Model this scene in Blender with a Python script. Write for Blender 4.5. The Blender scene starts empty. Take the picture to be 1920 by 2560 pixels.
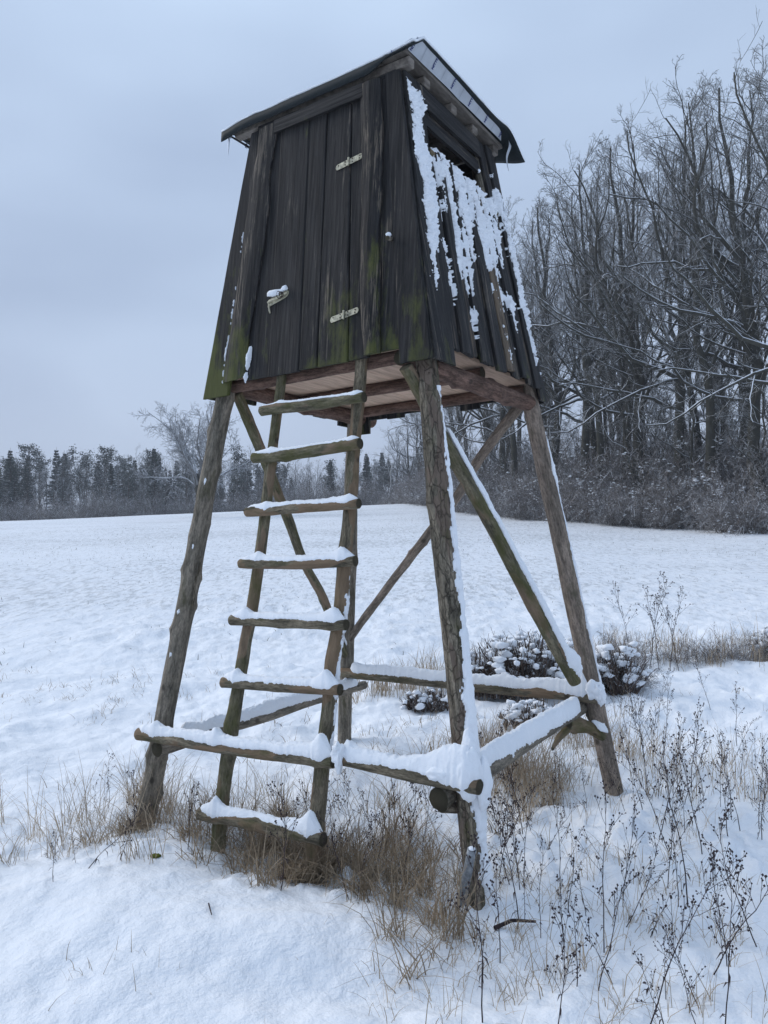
import bpy, math, random
import numpy as np
from mathutils import Matrix, Vector
sc = bpy.context.scene
R = math.radians

# ------------------------------------------------------------ camera, sky, sun, exposure
PITCH, ROLL = 0.048317, -0.020782
cd = bpy.data.cameras.new('camera'); cam = bpy.data.objects.new('camera', cd); sc.collection.objects.link(cam)
sc.camera = cam
cd.sensor_fit = 'VERTICAL'; cd.sensor_height = 36; cd.sensor_width = 27
cd.lens = 36 * 1916.42 / 2560
cd.clip_start = .05; cd.clip_end = 3000
_r0 = Vector((1, 0, 0)); _u0 = Vector((0, -math.sin(PITCH), math.cos(PITCH))); _f = Vector((0, math.cos(PITCH), math.sin(PITCH)))
_rr = _r0 * math.cos(ROLL) + _u0 * math.sin(ROLL); _uu = _u0 * math.cos(ROLL) - _r0 * math.sin(ROLL)
m = Matrix((_rr, _uu, -_f)).transposed().to_4x4(); m.translation = (0, 0, 1.6)
cam.matrix_world = m

SUN_EL, SUN_AZ = R(34), R(-62)
w = bpy.data.worlds.new('World'); sc.world = w; w.use_nodes = True
nt = w.node_tree; nt.nodes.clear()
def N(nt, t, **k):
    n = nt.nodes.new(t)
    for a, b in k.items():
        if a in ('i',):
            for x, y in b.items(): n.inputs[x].default_value = y
        else: setattr(n, a, b)
    return n
L = lambda nt, a, b: nt.links.new(a, b)
tc = N(nt, 'ShaderNodeTexCoord')
sky = N(nt, 'ShaderNodeTexSky', sky_type='NISHITA', sun_disc=False, sun_elevation=SUN_EL, sun_rotation=SUN_AZ)
bg1 = N(nt, 'ShaderNodeBackground', i={'Strength': .08}); L(nt, sky.outputs[0], bg1.inputs[0])
# the closed cloud deck: one even grey-blue with very soft large clouds
mp = N(nt, 'ShaderNodeMapping', i={'Scale': (1.0, 1.0, 2.4)}); L(nt, tc.outputs['Generated'], mp.inputs[0])
nz = N(nt, 'ShaderNodeTexNoise', i={'Scale': 1.9, 'Detail': 3.0, 'Roughness': .45}); L(nt, mp.outputs[0], nz.inputs['Vector'])
sx = N(nt, 'ShaderNodeSeparateXYZ'); L(nt, tc.outputs['Generated'], sx.inputs[0])
grad = N(nt, 'ShaderNodeValToRGB'); L(nt, sx.outputs[2], grad.inputs[0])
cr = grad.color_ramp
cr.elements[0].position = 0.0; cr.elements[0].color = (.475, .545, .70, 1)
cr.elements[1].position = .62; cr.elements[1].color = (.50, .625, .82, 1)
e = cr.elements.new(.12); e.color = (.44, .52, .68, 1)
e = cr.elements.new(.3); e.color = (.415, .51, .68, 1)
cl = N(nt, 'ShaderNodeValToRGB'); L(nt, nz.outputs['Fac'], cl.inputs[0])
cl.color_ramp.elements[0].position = .32; cl.color_ramp.elements[0].color = (.82, .83, .86, 1)
cl.color_ramp.elements[1].position = .68; cl.color_ramp.elements[1].color = (1.12, 1.12, 1.10, 1)
mu = N(nt, 'ShaderNodeMix', data_type='RGBA', blend_type='MULTIPLY', i={0: 1.0})
L(nt, grad.outputs[0], mu.inputs[6]); L(nt, cl.outputs[0], mu.inputs[7])
bg2 = N(nt, 'ShaderNodeBackground', i={'Strength': .87}); L(nt, mu.outputs[2], bg2.inputs[0])
ms = N(nt, 'ShaderNodeMixShader', i={0: .93}); L(nt, bg1.outputs[0], ms.inputs[1]); L(nt, bg2.outputs[0], ms.inputs[2])
wo = N(nt, 'ShaderNodeOutputWorld'); L(nt, ms.outputs[0], wo.inputs[0])

sd = bpy.data.lights.new('sun', 'SUN'); sd.energy = 1.35; sd.angle = R(32); sd.color = (1, .95, .9)
so = bpy.data.objects.new('sun', sd); sc.collection.objects.link(so)
_d = Vector((math.sin(SUN_AZ) * math.cos(SUN_EL), math.cos(SUN_AZ) * math.cos(SUN_EL), math.sin(SUN_EL)))
so.rotation_euler = _d.to_track_quat('Z', 'Y').to_euler(); so.location = (0, 0, 30)
vs = sc.view_settings
vs.view_transform = 'Standard'; vs.look = 'None'; vs.gamma = 1; vs.exposure = .42; vs.use_curve_mapping = False
sc.render.engine = 'CYCLES'
cy = sc.cycles
cy.max_bounces = 6; cy.diffuse_bounces = 3; cy.glossy_bounces = 2; cy.transmission_bounces = 2; cy.transparent_max_bounces = 4
cy.volume_bounces = 0; cy.use_denoising = True; cy.use_adaptive_sampling = True; cy.adaptive_threshold = .01
try: cy.denoiser = 'OPENIMAGEDENOISE'
except Exception: pass

# ------------------------------------------------------------ numeric helpers
rng = np.random.default_rng(7)
def _h(i, j, k, s):
    i = i.astype(np.int64); j = j.astype(np.int64); k = k.astype(np.int64)
    n = (i * 73856093) ^ (j * 19349663) ^ (k * 83492791) ^ (s * 2654435761 % 4294967296)
    n = (n ^ (n >> 13)) * 1274126177 & 0x7fffffff
    n = (n ^ (n >> 16)) * 668265263 & 0x7fffffff
    return (n & 0xffff) / 32767.5 - 1
def vn(x, y, z=0., s=0):
    x, y, z = np.broadcast_arrays(np.asarray(x, float), np.asarray(y, float), np.asarray(z, float))
    xi, yi, zi = np.floor(x), np.floor(y), np.floor(z)
    fx, fy, fz = x - xi, y - yi, z - zi
    fx, fy, fz = [f * f * (3 - 2 * f) for f in (fx, fy, fz)]
    r = 0
    for a in (0, 1):
        for b in (0, 1):
            for c in (0, 1):
                r = r + _h(xi + a, yi + b, zi + c, s) * (fx if a else 1 - fx) * (fy if b else 1 - fy) * (fz if c else 1 - fz)
    return r
def fbm(x, y, z=0., o=3, s=0, g=.5):
    r, a, t = 0, 1., 0
    x = np.asarray(x, float); y = np.asarray(y, float); z = np.asarray(z, float)
    for i in range(o):
        r = r + a * vn(x * 2 ** i, y * 2 ** i, z * 2 ** i, s + i * 17); t += a; a *= g
    return r / t
def nrm(v): return v / np.maximum(np.linalg.norm(v, axis=-1, keepdims=True), 1e-9)
sst = lambda a, b, x: (lambda t: t * t * (3 - 2 * t))(np.clip((x - a) / (b - a), 0, 1))

def link(name, data, parent=None):
    o = bpy.data.objects.new(name, data); sc.collection.objects.link(o)
    if parent is not None: o.parent = parent
    return o
def tag(o, label=None, cat=None, group=None, kind=None):
    for k, v in (('label', label), ('category', cat), ('group', group), ('kind', kind)):
        if v: o[k] = v
    return o
def empty(name, loc=(0, 0, 0), rz=0, parent=None):
    o = link(name, None, parent); o.location = loc; o.rotation_euler = (0, 0, rz); o.empty_display_size = .1
    return o
def mesh(name, V, F, mat=None, smooth=True, attrs=None, tris=None):
    """V (n,3); F (m,4) quads; tris (k,3)"""
    me = bpy.data.meshes.new(name)
    V = np.asarray(V, np.float32).reshape(-1, 3)
    F = np.zeros((0, 4), np.int32) if F is None or len(F) == 0 else np.asarray(F, np.int32)
    T = np.zeros((0, 3), np.int32) if tris is None or len(tris) == 0 else np.asarray(tris, np.int32)
    me.vertices.add(len(V)); me.vertices.foreach_set('co', V.ravel())
    me.loops.add(F.size + T.size); me.loops.foreach_set('vertex_index', np.concatenate([F.ravel(), T.ravel()]))
    n = len(F) + len(T); me.polygons.add(n)
    st = np.concatenate([np.arange(len(F)) * 4, len(F) * 4 + np.arange(len(T)) * 3]).astype(np.int32)
    me.polygons.foreach_set('loop_start', st)
    me.polygons.foreach_set('use_smooth', np.full(n, smooth, bool))
    if attrs:
        for k, a in attrs.items():
            a = np.asarray(a, np.float32)
            at = me.attributes.new(k, 'FLOAT_VECTOR' if a.ndim == 2 else 'FLOAT', 'POINT')
            at.data.foreach_set('vector' if a.ndim == 2 else 'value', a.ravel())
    for mm in (mat if isinstance(mat, (list, tuple)) else [mat]):
        if mm: me.materials.append(mm)
    me.update(calc_edges=True); me.validate()
    return me
class Bag:
    def __init__(s): s.V = []; s.F = []; s.T = []; s.A = []; s.n = 0
    def add(s, V, F=None, T=None, gc=None):
        V = np.asarray(V, float).reshape(-1, 3)
        s.V.append(V); s.A.append(V if gc is None else gc)
        if F is not None and len(F): s.F.append(np.asarray(F) + s.n)
        if T is not None and len(T): s.T.append(np.asarray(T) + s.n)
        s.n += len(V)
    def mark(s): s.m = sum(len(f) for f in s.F)
    def make(s, name, mat, smooth=True):
        cat = lambda l, k: np.concatenate(l) if l else np.zeros((0, k), int)
        me = mesh(name, np.concatenate(s.V), cat(s.F, 4), mat, smooth, {'gc': np.concatenate(s.A)}, cat(s.T, 3))
        if hasattr(s, 'm'): mi = np.zeros(len(me.polygons), np.int32); mi[s.m:] = 1; me.polygons.foreach_set('material_index', mi)
        return me
def gridF(n, m, wrap=False, off=0):
    i, j = np.meshgrid(np.arange(n - 1), np.arange(m if wrap else m - 1), indexing='ij')
    a = i * m + j; b = i * m + (j + 1) % m
    return np.stack([a, b, b + m, a + m], -1).reshape(-1, 4) + off

def tubes(P, Rr, m=3):
    """P (N,K,3) polylines, Rr (N,K) radii -> V,F"""
    P = np.asarray(P, float); n, K, _ = P.shape
    D = np.gradient(P, axis=1); D = nrm(D)
    up = np.where(np.abs(D[..., 2:3]) > .93, np.array([1., 0, 0]), np.array([0, 0, 1.]))
    s1 = nrm(np.cross(D, up)); s2 = nrm(np.cross(s1, D))      # s2 points up
    a = np.arange(m) * 2 * math.pi / m + math.pi / 2 + (math.pi / m)
    ring = P[:, :, None] + Rr[..., None, None] * (np.cos(a)[None, None, :, None] * s1[:, :, None] + np.sin(a)[None, None, :, None] * s2[:, :, None])
    V = ring.reshape(-1, 3)
    b = np.arange(n) * K * m
    k, j = np.meshgrid(np.arange(K - 1), np.arange(m), indexing='ij')
    q = np.stack([k * m + j, k * m + (j + 1) % m, (k + 1) * m + (j + 1) % m, (k + 1) * m + j], -1).reshape(-1, 4)
    F = (b[:, None, None] + q[None]).reshape(-1, 4)
    return V, F

# ------------------------------------------------------------ materials
def newmat(name):
    m = bpy.data.materials.new(name); m.use_nodes = True
    nt = m.node_tree; b = nt.nodes['Principled BSDF']
    return m, nt, b
def ramp(nt, src, stops, interp='LINEAR'):
    r = N(nt, 'ShaderNodeValToRGB'); r.color_ramp.interpolation = interp
    el = r.color_ramp.elements
    while len(el) < len(stops): el.new(.5)
    for e, (p, c) in zip(el, stops):
        e.position = p; e.color = (*c, 1) if len(c) == 3 else c
    if src is not None: L(nt, src, r.inputs[0])
    return r.outputs[0]
def g3(v): return (v, v, v)
def noise(nt, vec, scale, detail=4, rough=.6, stretch=(1, 1, 1), dist=0):
    mp = N(nt, 'ShaderNodeMapping', i={'Scale': stretch}); L(nt, vec, mp.inputs[0])
    n = N(nt, 'ShaderNodeTexNoise', i={'Scale': scale, 'Detail': detail, 'Roughness': rough, 'Distortion': dist}); L(nt, mp.outputs[0], n.inputs['Vector'])
    return n.outputs['Fac']
def mixc(nt, f, a, b, blend='MIX'):
    x = N(nt, 'ShaderNodeMix', data_type='RGBA', blend_type=blend)
    for s, v in ((0, f), (6, a), (7, b)):
        if isinstance(v, (int, float)): x.inputs[s].default_value = v
        elif isinstance(v, tuple): x.inputs[s].default_value = (*v, 1)
        else: L(nt, v, x.inputs[s])
    return x.outputs[2]
def math_(nt, op, a, b=None, clamp=False):
    x = N(nt, 'ShaderNodeMath', operation=op, use_clamp=clamp)
    for s, v in ((0, a), (1, b)):
        if v is None: continue
        if isinstance(v, (int, float)): x.inputs[s].default_value = v
        else: L(nt, v, x.inputs[s])
    return x.outputs[0]
def bump(nt, b, h, strength, dist):
    x = N(nt, 'ShaderNodeBump', i={'Strength': strength, 'Distance': dist}); L(nt, h, x.inputs['Height']); L(nt, x.outputs[0], b.inputs['Normal'])
def attr(nt, name='gc', out='Vector'):
    return N(nt, 'ShaderNodeAttribute', attribute_name=name).outputs[out]
def upness(nt):
    g = N(nt, 'ShaderNodeNewGeometry'); s = N(nt, 'ShaderNodeSeparateXYZ'); L(nt, g.outputs['Normal'], s.inputs[0]); return s.outputs[2]

def m_snow(name='snow', grass=False):
    m, nt, b = newmat(name)
    tcn = N(nt, 'ShaderNodeTexCoord').outputs['Object']
    n1 = noise(nt, tcn, 3.0, 5, .6); n2 = noise(nt, tcn, 90, 3, .7)
    col = ramp(nt, n1, [(.3, (.82, .86, .91)), (.7, (.88, .905, .94))])
    b.inputs['Roughness'].default_value = .75; b.inputs['Specular IOR Level'].default_value = .2
    if grass:
        # grass tips showing through the thin cover of the field beyond the stand
        p = N(nt, 'ShaderNodeSeparateXYZ'); L(nt, tcn, p.inputs[0])
        far = N(nt, 'ShaderNodeMapRange', i={1: 8.0, 2: 16.0}); L(nt, p.outputs[1], far.inputs[0])
        f1 = noise(nt, tcn, 7, 6, .75, (1, .35, 1)); f2 = noise(nt, tcn, .16, 4, .6, (.6, 1, 1))
        f3 = math_(nt, 'ADD', f1, math_(nt, 'MULTIPLY', math_(nt, 'SUBTRACT', f2, .5), .35))
        fm = ramp(nt, f3, [(.49, g3(0)), (.60, g3(1))])
        fm = math_(nt, 'MULTIPLY', fm, math_(nt, 'MULTIPLY', far.outputs[0], .5))
        col = mixc(nt, fm, col, (.34, .36, .37))
        # faint worn track near the crest
        n4 = noise(nt, tcn, 16, 4, .6)
        h = math_(nt, 'ADD', math_(nt, 'MULTIPLY', n1, .6), math_(nt, 'ADD', math_(nt, 'MULTIPLY', math_(nt, 'MULTIPLY', f1, far.outputs[0]), .6), math_(nt, 'MULTIPLY', n4, .12)))
        h = math_(nt, 'ADD', h, math_(nt, 'MULTIPLY', n2, .04))
        bump(nt, b, h, 1., .08)
    else:
        n3 = noise(nt, tcn, 28, 4, .7)
        bump(nt, b, math_(nt, 'ADD', n3, math_(nt, 'MULTIPLY', n2, .3)), .5, .012)
    L(nt, col, b.inputs['Base Color'])
    return m
def m_bark(name, lo, hi, moss=.0, mosscol=(.06, .065, .018), crack=0.0, peel=None, peelamt=.0, sc_=1., snowtop=0.):
    m, nt, b = newmat(name)
    gc = attr(nt); rnd = N(nt, 'ShaderNodeObjectInfo').outputs['Random']
    off = N(nt, 'ShaderNodeVectorMath', operation='ADD'); cmb = N(nt, 'ShaderNodeCombineXYZ'); L(nt, math_(nt, 'MULTIPLY', rnd, 37.), cmb.inputs[2])
    L(nt, gc, off.inputs[0]); L(nt, cmb.outputs[0], off.inputs[1]); gc = off.outputs[0]
    g = noise(nt, gc, 38 * sc_, 6, .7, (1, 1, .16)); g2 = noise(nt, gc, 9, 4, .6, (1, 1, .35)); fine = noise(nt, gc, 120, 4, .75, (1, 1, .3))
    col = ramp(nt, g, [(.38, lo), (.60, hi)])
    col = mixc(nt, .7, col, ramp(nt, fine, [(.38, g3(.42)), (.56, g3(1.05))]), 'MULTIPLY')
    tint = ramp(nt, g2, [(.38, (.66, .64, .60)), (.62, (1.22, 1.14, 1.07))]); col = mixc(nt, .8, col, tint, 'MULTIPLY')
    if peel:
        pm = ramp(nt, noise(nt, gc, 7, 3, .55, (1, 1, .28), .4), [(.56 - peelamt * .3, g3(0)), (.58 - peelamt * .3, g3(1))])
        pc = mixc(nt, ramp(nt, g, [(.3, g3(0)), (.7, g3(1))]), tuple(x * .62 for x in peel), peel)
        col = mixc(nt, pm, col, pc)
    if moss:
        mm = ramp(nt, noise(nt, gc, 11, 5, .65, (1, 1, .4)), [(.62 - moss * .28, g3(0)), (.78 - moss * .2, g3(1))])
        col = mixc(nt, math_(nt, 'MULTIPLY', mm, .85), col, mosscol)
    h = g
    if crack:
        v = N(nt, 'ShaderNodeTexVoronoi', feature='DISTANCE_TO_EDGE', i={'Scale': 34., 'Randomness': 1.})
        mp = N(nt, 'ShaderNodeMapping', i={'Scale': (1, 1, .28)})
        wv = N(nt, 'ShaderNodeVectorMath', operation='ADD'); L(nt, gc, wv.inputs[0])
        nn = N(nt, 'ShaderNodeTexNoise', i={'Scale': 30., 'Detail': 3.}); L(nt, gc, nn.inputs['Vector'])
        sc2 = N(nt, 'ShaderNodeVectorMath', operation='SCALE', i={'Scale': .03}); L(nt, nn.outputs['Color'], sc2.inputs[0]); L(nt, sc2.outputs[0], wv.inputs[1])
        L(nt, wv.outputs[0], mp.inputs[0]); L(nt, mp.outputs[0], v.inputs['Vector'])
        ck = ramp(nt, v.outputs['Distance'], [(.0, g3(0)), (.07, g3(1))])
        col = mixc(nt, math_(nt, 'MULTIPLY', math_(nt, 'SUBTRACT', 1., ck), crack), col, (.03, .025, .02))
        h = math_(nt, 'ADD', g, math_(nt, 'MULTIPLY', ck, .8 * crack))
    # dark knots
    kv = N(nt, 'ShaderNodeTexVoronoi', i={'Scale': 6.5}); mk_ = N(nt, 'ShaderNodeMapping', i={'Scale': (1, 1, .75)}); L(nt, gc, mk_.inputs[0]); L(nt, mk_.outputs[0], kv.inputs['Vector'])
    km = ramp(nt, kv.outputs['Distance'], [(.07, g3(1)), (.13, g3(0))]); col = mixc(nt, math_(nt, 'MULTIPLY', km, .7), col, (.035, .028, .022))
    if snowtop:
        sm = math_(nt, 'ADD', upness(nt), math_(nt, 'MULTIPLY', math_(nt, 'SUBTRACT', g2, .5), 1.2))
        col = mixc(nt, ramp(nt, sm, [(.55, g3(0)), (.75, g3(snowtop))]), col, (.85, .88, .92))
    L(nt, col, b.inputs['Base Color']); b.inputs['Roughness'].default_value = .88; b.inputs['Specular IOR Level'].default_value = .25
    bump(nt, b, math_(nt, 'ADD', h, math_(nt, 'MULTIPLY', fine, .45)), 1.0, .022)
    return m
def m_plank(name, base, light, mosscol=(.078, .086, .020)):
    """weathered board; object colour: R bare-wood share, G moss share, B brown share"""
    m, nt, b = newmat(name)
    gc = attr(nt); oi = N(nt, 'ShaderNodeObjectInfo'); rgb = N(nt, 'ShaderNodeSeparateColor'); L(nt, oi.outputs['Color'], rgb.inputs[0])
    off = N(nt, 'ShaderNodeVectorMath', operation='ADD'); cmb = N(nt, 'ShaderNodeCombineXYZ'); L(nt, math_(nt, 'MULTIPLY', oi.outputs['Random'], 53.), cmb.inputs[0]); L(nt, math_(nt, 'MULTIPLY', oi.outputs['Random'], 91.), cmb.inputs[2])
    L(nt, gc, off.inputs[0]); L(nt, cmb.outputs[0], off.inputs[1]); gv = off.outputs[0]
    grain = noise(nt, gv, 60, 8, .75, (1, 1, .035), .6); broad = noise(nt, gv, 12, 4, .6, (1, 1, .12), .5); fine = noise(nt, gv, 260, 4, .7, (1, 1, .03))
    patch = noise(nt, gv, 5, 5, .65, (1, 1, .35))
    col = mixc(nt, ramp(nt, grain, [(.38, g3(0)), (.62, g3(1))]), tuple(x * .3 for x in base), tuple(x * 2.1 for x in base))
    col = mixc(nt, .7, col, ramp(nt, broad, [(.38, (.55, .57, .62)), (.62, (1.6, 1.52, 1.42))]), 'MULTIPLY')
    # bare streaks
    bs = math_(nt, 'ADD', math_(nt, 'MULTIPLY', grain, .55), math_(nt, 'MULTIPLY', patch, .45))
    thr = math_(nt, 'SUBTRACT', .595, math_(nt, 'MULTIPLY', rgb.outputs[0], .21))
    bm = math_(nt, 'MULTIPLY', math_(nt, 'SUBTRACT', bs, thr), 13., True)
    lc = mixc(nt, rgb.outputs[2], light, (.19, .135, .085))
    lc = mixc(nt, .8, lc, ramp(nt, fine, [(.4, g3(.35)), (.6, g3(1.1))]), 'MULTIPLY')
    col = mixc(nt, math_(nt, 'MULTIPLY', bm, .85), col, lc)
    # moss climbs from the lower ends of the boards
    t = N(nt, 'ShaderNodeTexCoord'); z = N(nt, 'ShaderNodeSeparateXYZ'); L(nt, t.outputs['Object'], z.inputs[0])
    zz = N(nt, 'ShaderNodeMapRange', i={1: 3.65, 2: 2.75, 3: 0., 4: 1.}); L(nt, z.outputs[2], zz.inputs[0])
    zb = N(nt, 'ShaderNodeMapRange', i={1: 2.72, 2: 2.6, 3: 0., 4: .22}); L(nt, z.outputs[2], zb.inputs[0])
    ms_ = math_(nt, 'MULTIPLY', zz.outputs[0], rgb.outputs[1])
    mo = math_(nt, 'ADD', math_(nt, 'ADD', math_(nt, 'MULTIPLY', ms_, .55), zb.outputs[0]), math_(nt, 'MULTIPLY', math_(nt, 'SUBTRACT', noise(nt, t.outputs['Object'], 5.5, 6, .7, (1.6, 1.6, .42)), .5), 2.4))
    mo = math_(nt, 'MULTIPLY', math_(nt, 'SUBTRACT', mo, .38), 2.6, True)
    mc = mixc(nt, fine, tuple(x * .55 for x in mosscol), tuple(x * 1.5 for x in mosscol))
    col = mixc(nt, math_(nt, 'MULTIPLY', mo, .8), col, mc)
    # knots
    kv = N(nt, 'ShaderNodeTexVoronoi', i={'Scale': 4.2}); mk_ = N(nt, 'ShaderNodeMapping', i={'Scale': (1, 1, .6)}); L(nt, gv, mk_.inputs[0]); L(nt, mk_.outputs[0], kv.inputs['Vector'])
    km = ramp(nt, kv.outputs['Distance'], [(.05, g3(1)), (.1, g3(0))]); col = mixc(nt, math_(nt, 'MULTIPLY', km, .7), col, tuple(x * .3 for x in base))
    L(nt, col, b.inputs['Base Color']); b.inputs['Roughness'].default_value = .8; b.inputs['Specular IOR Level'].default_value = .3
    bump(nt, b, math_(nt, 'ADD', grain, math_(nt, 'ADD', math_(nt, 'MULTIPLY', fine, .3), math_(nt, 'MULTIPLY', broad, .6))), .7, .006)
    return m
def m_flat(name, col, rough=.8, nscale=20, var=.3, metal=0, bd=.002, stretch=(1, 1, 1), snowtop=0., lo=.5, hi=.8, rndvar=0.):
    m, nt, b = newmat(name)
    t = N(nt, 'ShaderNodeTexCoord').outputs['Object']
    n = noise(nt, t, nscale, 5, .65, stretch)
    c = ramp(nt, n, [(.3, tuple(x * (1 - var) for x in col)), (.7, tuple(x * (1 + var) for x in col))])
    if rndvar:
        r = N(nt, 'ShaderNodeObjectInfo').outputs['Random']
        c = mixc(nt, 1., c, ramp(nt, r, [(0, g3(1 - rndvar)), (1, g3(1 + rndvar))]), 'MULTIPLY')
    if snowtop:
        n2 = noise(nt, t, 3.1, 3, .6)
        sm = math_(nt, 'ADD', upness(nt), math_(nt, 'MULTIPLY', math_(nt, 'SUBTRACT', n2, .5), .8))
        c = mixc(nt, ramp(nt, sm, [(lo, g3(0)), (hi, g3(snowtop))]), c, (.82, .86, .92))
    L(nt, c, b.inputs['Base Color']); b.inputs['Roughness'].default_value = rough; b.inputs['Metallic'].default_value = metal
    b.inputs['Specular IOR Level'].default_value = .3
    if bd: bump(nt, b, n, .5, bd)
    return m

SNOW = m_snow(); GROUND = m_snow('snow_ground', True)
BARK_ROUGH = m_bark('rough_bark', (.12, .107, .083), (.34, .305, .245), moss=.3, crack=.5, peel=(.24, .185, .145), peelamt=.12)
BARK_GREY = m_bark('grey_bark', (.15, .138, .115), (.34, .31, .26), moss=.25, mosscol=(.085, .08, .045))
BARK_PINK = m_bark('pinkish_bark', (.18, .152, .128), (.39, .33, .28), moss=.15, mosscol=(.12, .11, .07))
BARK_MOSS = m_bark('mossy_bark', (.11, .103, .072), (.29, .265, .19), moss=.68, mosscol=(.095, .096, .034), peel=(.30, .22, .15), peelamt=.10)
BARK_RUNG = m_bark('rung_bark', (.11, .098, .072), (.31, .275, .205), moss=.4, mosscol=(.085, .085, .035), peel=(.30, .215, .14), peelamt=.25)
BARK_RED = m_bark('reddish_log', (.10, .062, .048), (.24, .155, .125), crack=.0)
CUT = m_bark('cut_wood', (.11, .10, .07), (.22, .195, .14), moss=.45, mosscol=(.08,.085,.035))
PLANK = m_plank('dark_stained_board', (.0155, .0150, .0155), (.21, .18, .145))
PLANK_IN = m_plank('inner_board', (.05, .04, .034), (.15, .12, .10))
FLOORW = m_flat('floor_board_wood', (.47, .33, .24), .8, 14, .28, stretch=(3.5, .35, 3), rndvar=.16)
ROOFW = m_flat('roof_board_wood', (.17, .15, .13), .85, 16, .45, stretch=(2, .5, 2), rndvar=.2)
FELT = m_flat('roofing_felt', (.013, .018, .020), .75, 60, .35)
FILM = m_flat('pale_film', (.42, .45, .49), .5, 12, .10, bd=.001)
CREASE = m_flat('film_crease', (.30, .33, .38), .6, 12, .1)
INK = m_flat('blue_ink', (.012, .025, .14), .6, 12, .1, bd=0)
ZINC = m_flat('pale_zinc', (.46, .43, .32), .6, 55, .6, metal=.25)
STEEL = m_flat('galvanised_steel', (.26, .28, .30), .6, 40, .5, metal=.35)
RUST = m_flat('dark_rust', (.05, .035, .028), .8, 60, .4)
ICE = m_flat('ice', (.62, .70, .80), .15, 40, .1)

# ------------------------------------------------------------ terrain
AZ = np.array([-.60, -.50, -.22, -.05, .05, .11, .16, .23, .33, .50, .60]); HC = np.array([5.2, 5.4, 6.25, 6.75, 6.95, 6.6, 6.5, 6.3, 5.6, 5.0, 4.9])
def Hbase(x, y):
    x = np.asarray(x, float); y = np.asarray(y, float)
    r = np.hypot(x, y); az = x / np.maximum(y, .35 * np.abs(x) + .01)
    hc = np.interp(np.clip(az, -.6, .6), AZ, HC)
    t = (r - 8) / 82
    lin = np.where(t < .0, 0, t); lin = .5 * (t + np.sqrt(t * t + .0012)) - .5 * (-8 / 82 + math.sqrt((8 / 82) ** 2 + .0012))
    up = np.minimum(lin, 1.0); k = .02
    up = 1 - k * np.log1p(np.exp(np.clip((1 - lin) / k, -40, 40))) if False else up
    h = hc * up - np.maximum(r - 92, 0) * .022
    side = sst(-6, 6, y)
    return h * side
def H(x, y):
    x = np.asarray(x, float); y = np.asarray(y, float); r = np.hypot(x, y)
    h = Hbase(x, y)
    near = 1 - sst(12, 22, r)
    smooth = sst(-.3, .9, (x + .15) * .9 + (y - 3.4) * .55)        # soft undisturbed drift lower left, rougher elsewhere
    rough = .6 + .4 * smooth
    h = h + near * (.085 * fbm(x * .8 + 3, y * .8, 0, 2, 5) + .065 * rough * fbm(x * 2.4, y * 2.4, 0, 3, 9) + .030 * rough ** 2 * fbm(x * 8, y * 8, 0, 3, 14, .6))
    verge = np.exp(-((y - 7.2 - .12 * x) / 1.3) ** 2) * (1 - .0 * x)
    h = h + verge * (.07 * fbm(x * 1.5, y * 2.1, 0, 3, 22) + .05 * np.maximum(0, fbm(x * 5, y * 5, 0, 2, 25)))
    h = h + .10 * np.exp(-((x + 1.0) / .9) ** 2 - ((y - 3.0) / .45) ** 2)
    h = h + .05 * np.exp(-((x + .3) / .35) ** 2 - ((y - 3.3) / .18) ** 2) - .05 * np.exp(-((x + .1) / .5) ** 2 - ((y - 2.95) / .14) ** 2) - .10 * np.exp(-((x + .62) / .45) ** 2 - ((y - 4.15) / .30) ** 2) - .07 * np.exp(-((x - .1) / .4) ** 2 - ((y - 4.1) / .3) ** 2)
    cl = np.exp(-((x + .65) / .5) ** 2 - ((y - 4.25) / .4) ** 2) + np.exp(-((x + .0) / .4) ** 2 - ((y - 4.0) / .35) ** 2) + .8 * np.exp(-((x - 1.3) / 1.0) ** 2 - ((y - 4.2) / 1.2) ** 2) + .6 * np.exp(-((x + 1.8) / .6) ** 2 - ((y - 4.4) / .6) ** 2)
    h = h + cl * (.12 * np.maximum(0, fbm(x * 9, y * 9, 0, 3, 61, .6)) - .06 * np.maximum(0, fbm(x * 5, y * 5, 0, 2, 63)))
    far = sst(12, 24, r)
    h = h + sst(7, 11, r) * (1 - sst(50, 80, r)) * .020 * (1 + .5 * vn(x * .3, y * .3)) * fbm(x * 2.0, y * 1.5, 0, 3, 51, .6)
    h = h + far * (.10 * fbm(x * .12, y * .12, 0, 2, 31) + .018 * fbm(x * 1.1, y * .8, 0, 2, 33)) * (1 - sst(70, 88, r) * .6)
    return h - .02
def ground():
    rr = np.concatenate([np.geomspace(1.2, 14, 330), np.geomspace(14.2, 120, 260), np.geomspace(124, 520, 40)])
    aa = np.concatenate([np.linspace(-math.pi, -.75, 60)[:-1], np.linspace(-.75, .75, 560), np.linspace(.75, math.pi, 60)[1:]])
    Rg, Ag = np.meshgrid(rr, aa, indexing='ij')
    X = Rg * np.sin(Ag); Y = Rg * np.cos(Ag)
    V = np.stack([X, Y, H(X, Y)], -1).reshape(-1, 3)
    F = gridF(len(rr), len(aa))
    # centre cap
    n = len(V); V = np.concatenate([V, [[0, 0, float(H(0., 0.))]]])
    T = [[n, j + 1, j] for j in range(len(aa) - 1)]
    o = link('ground', mesh('ground', V, F[:, ::-1], GROUND, True, None, T))
    tag(o, 'snow covered field rising to a low crest', None, None, 'structure')
ground()

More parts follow.
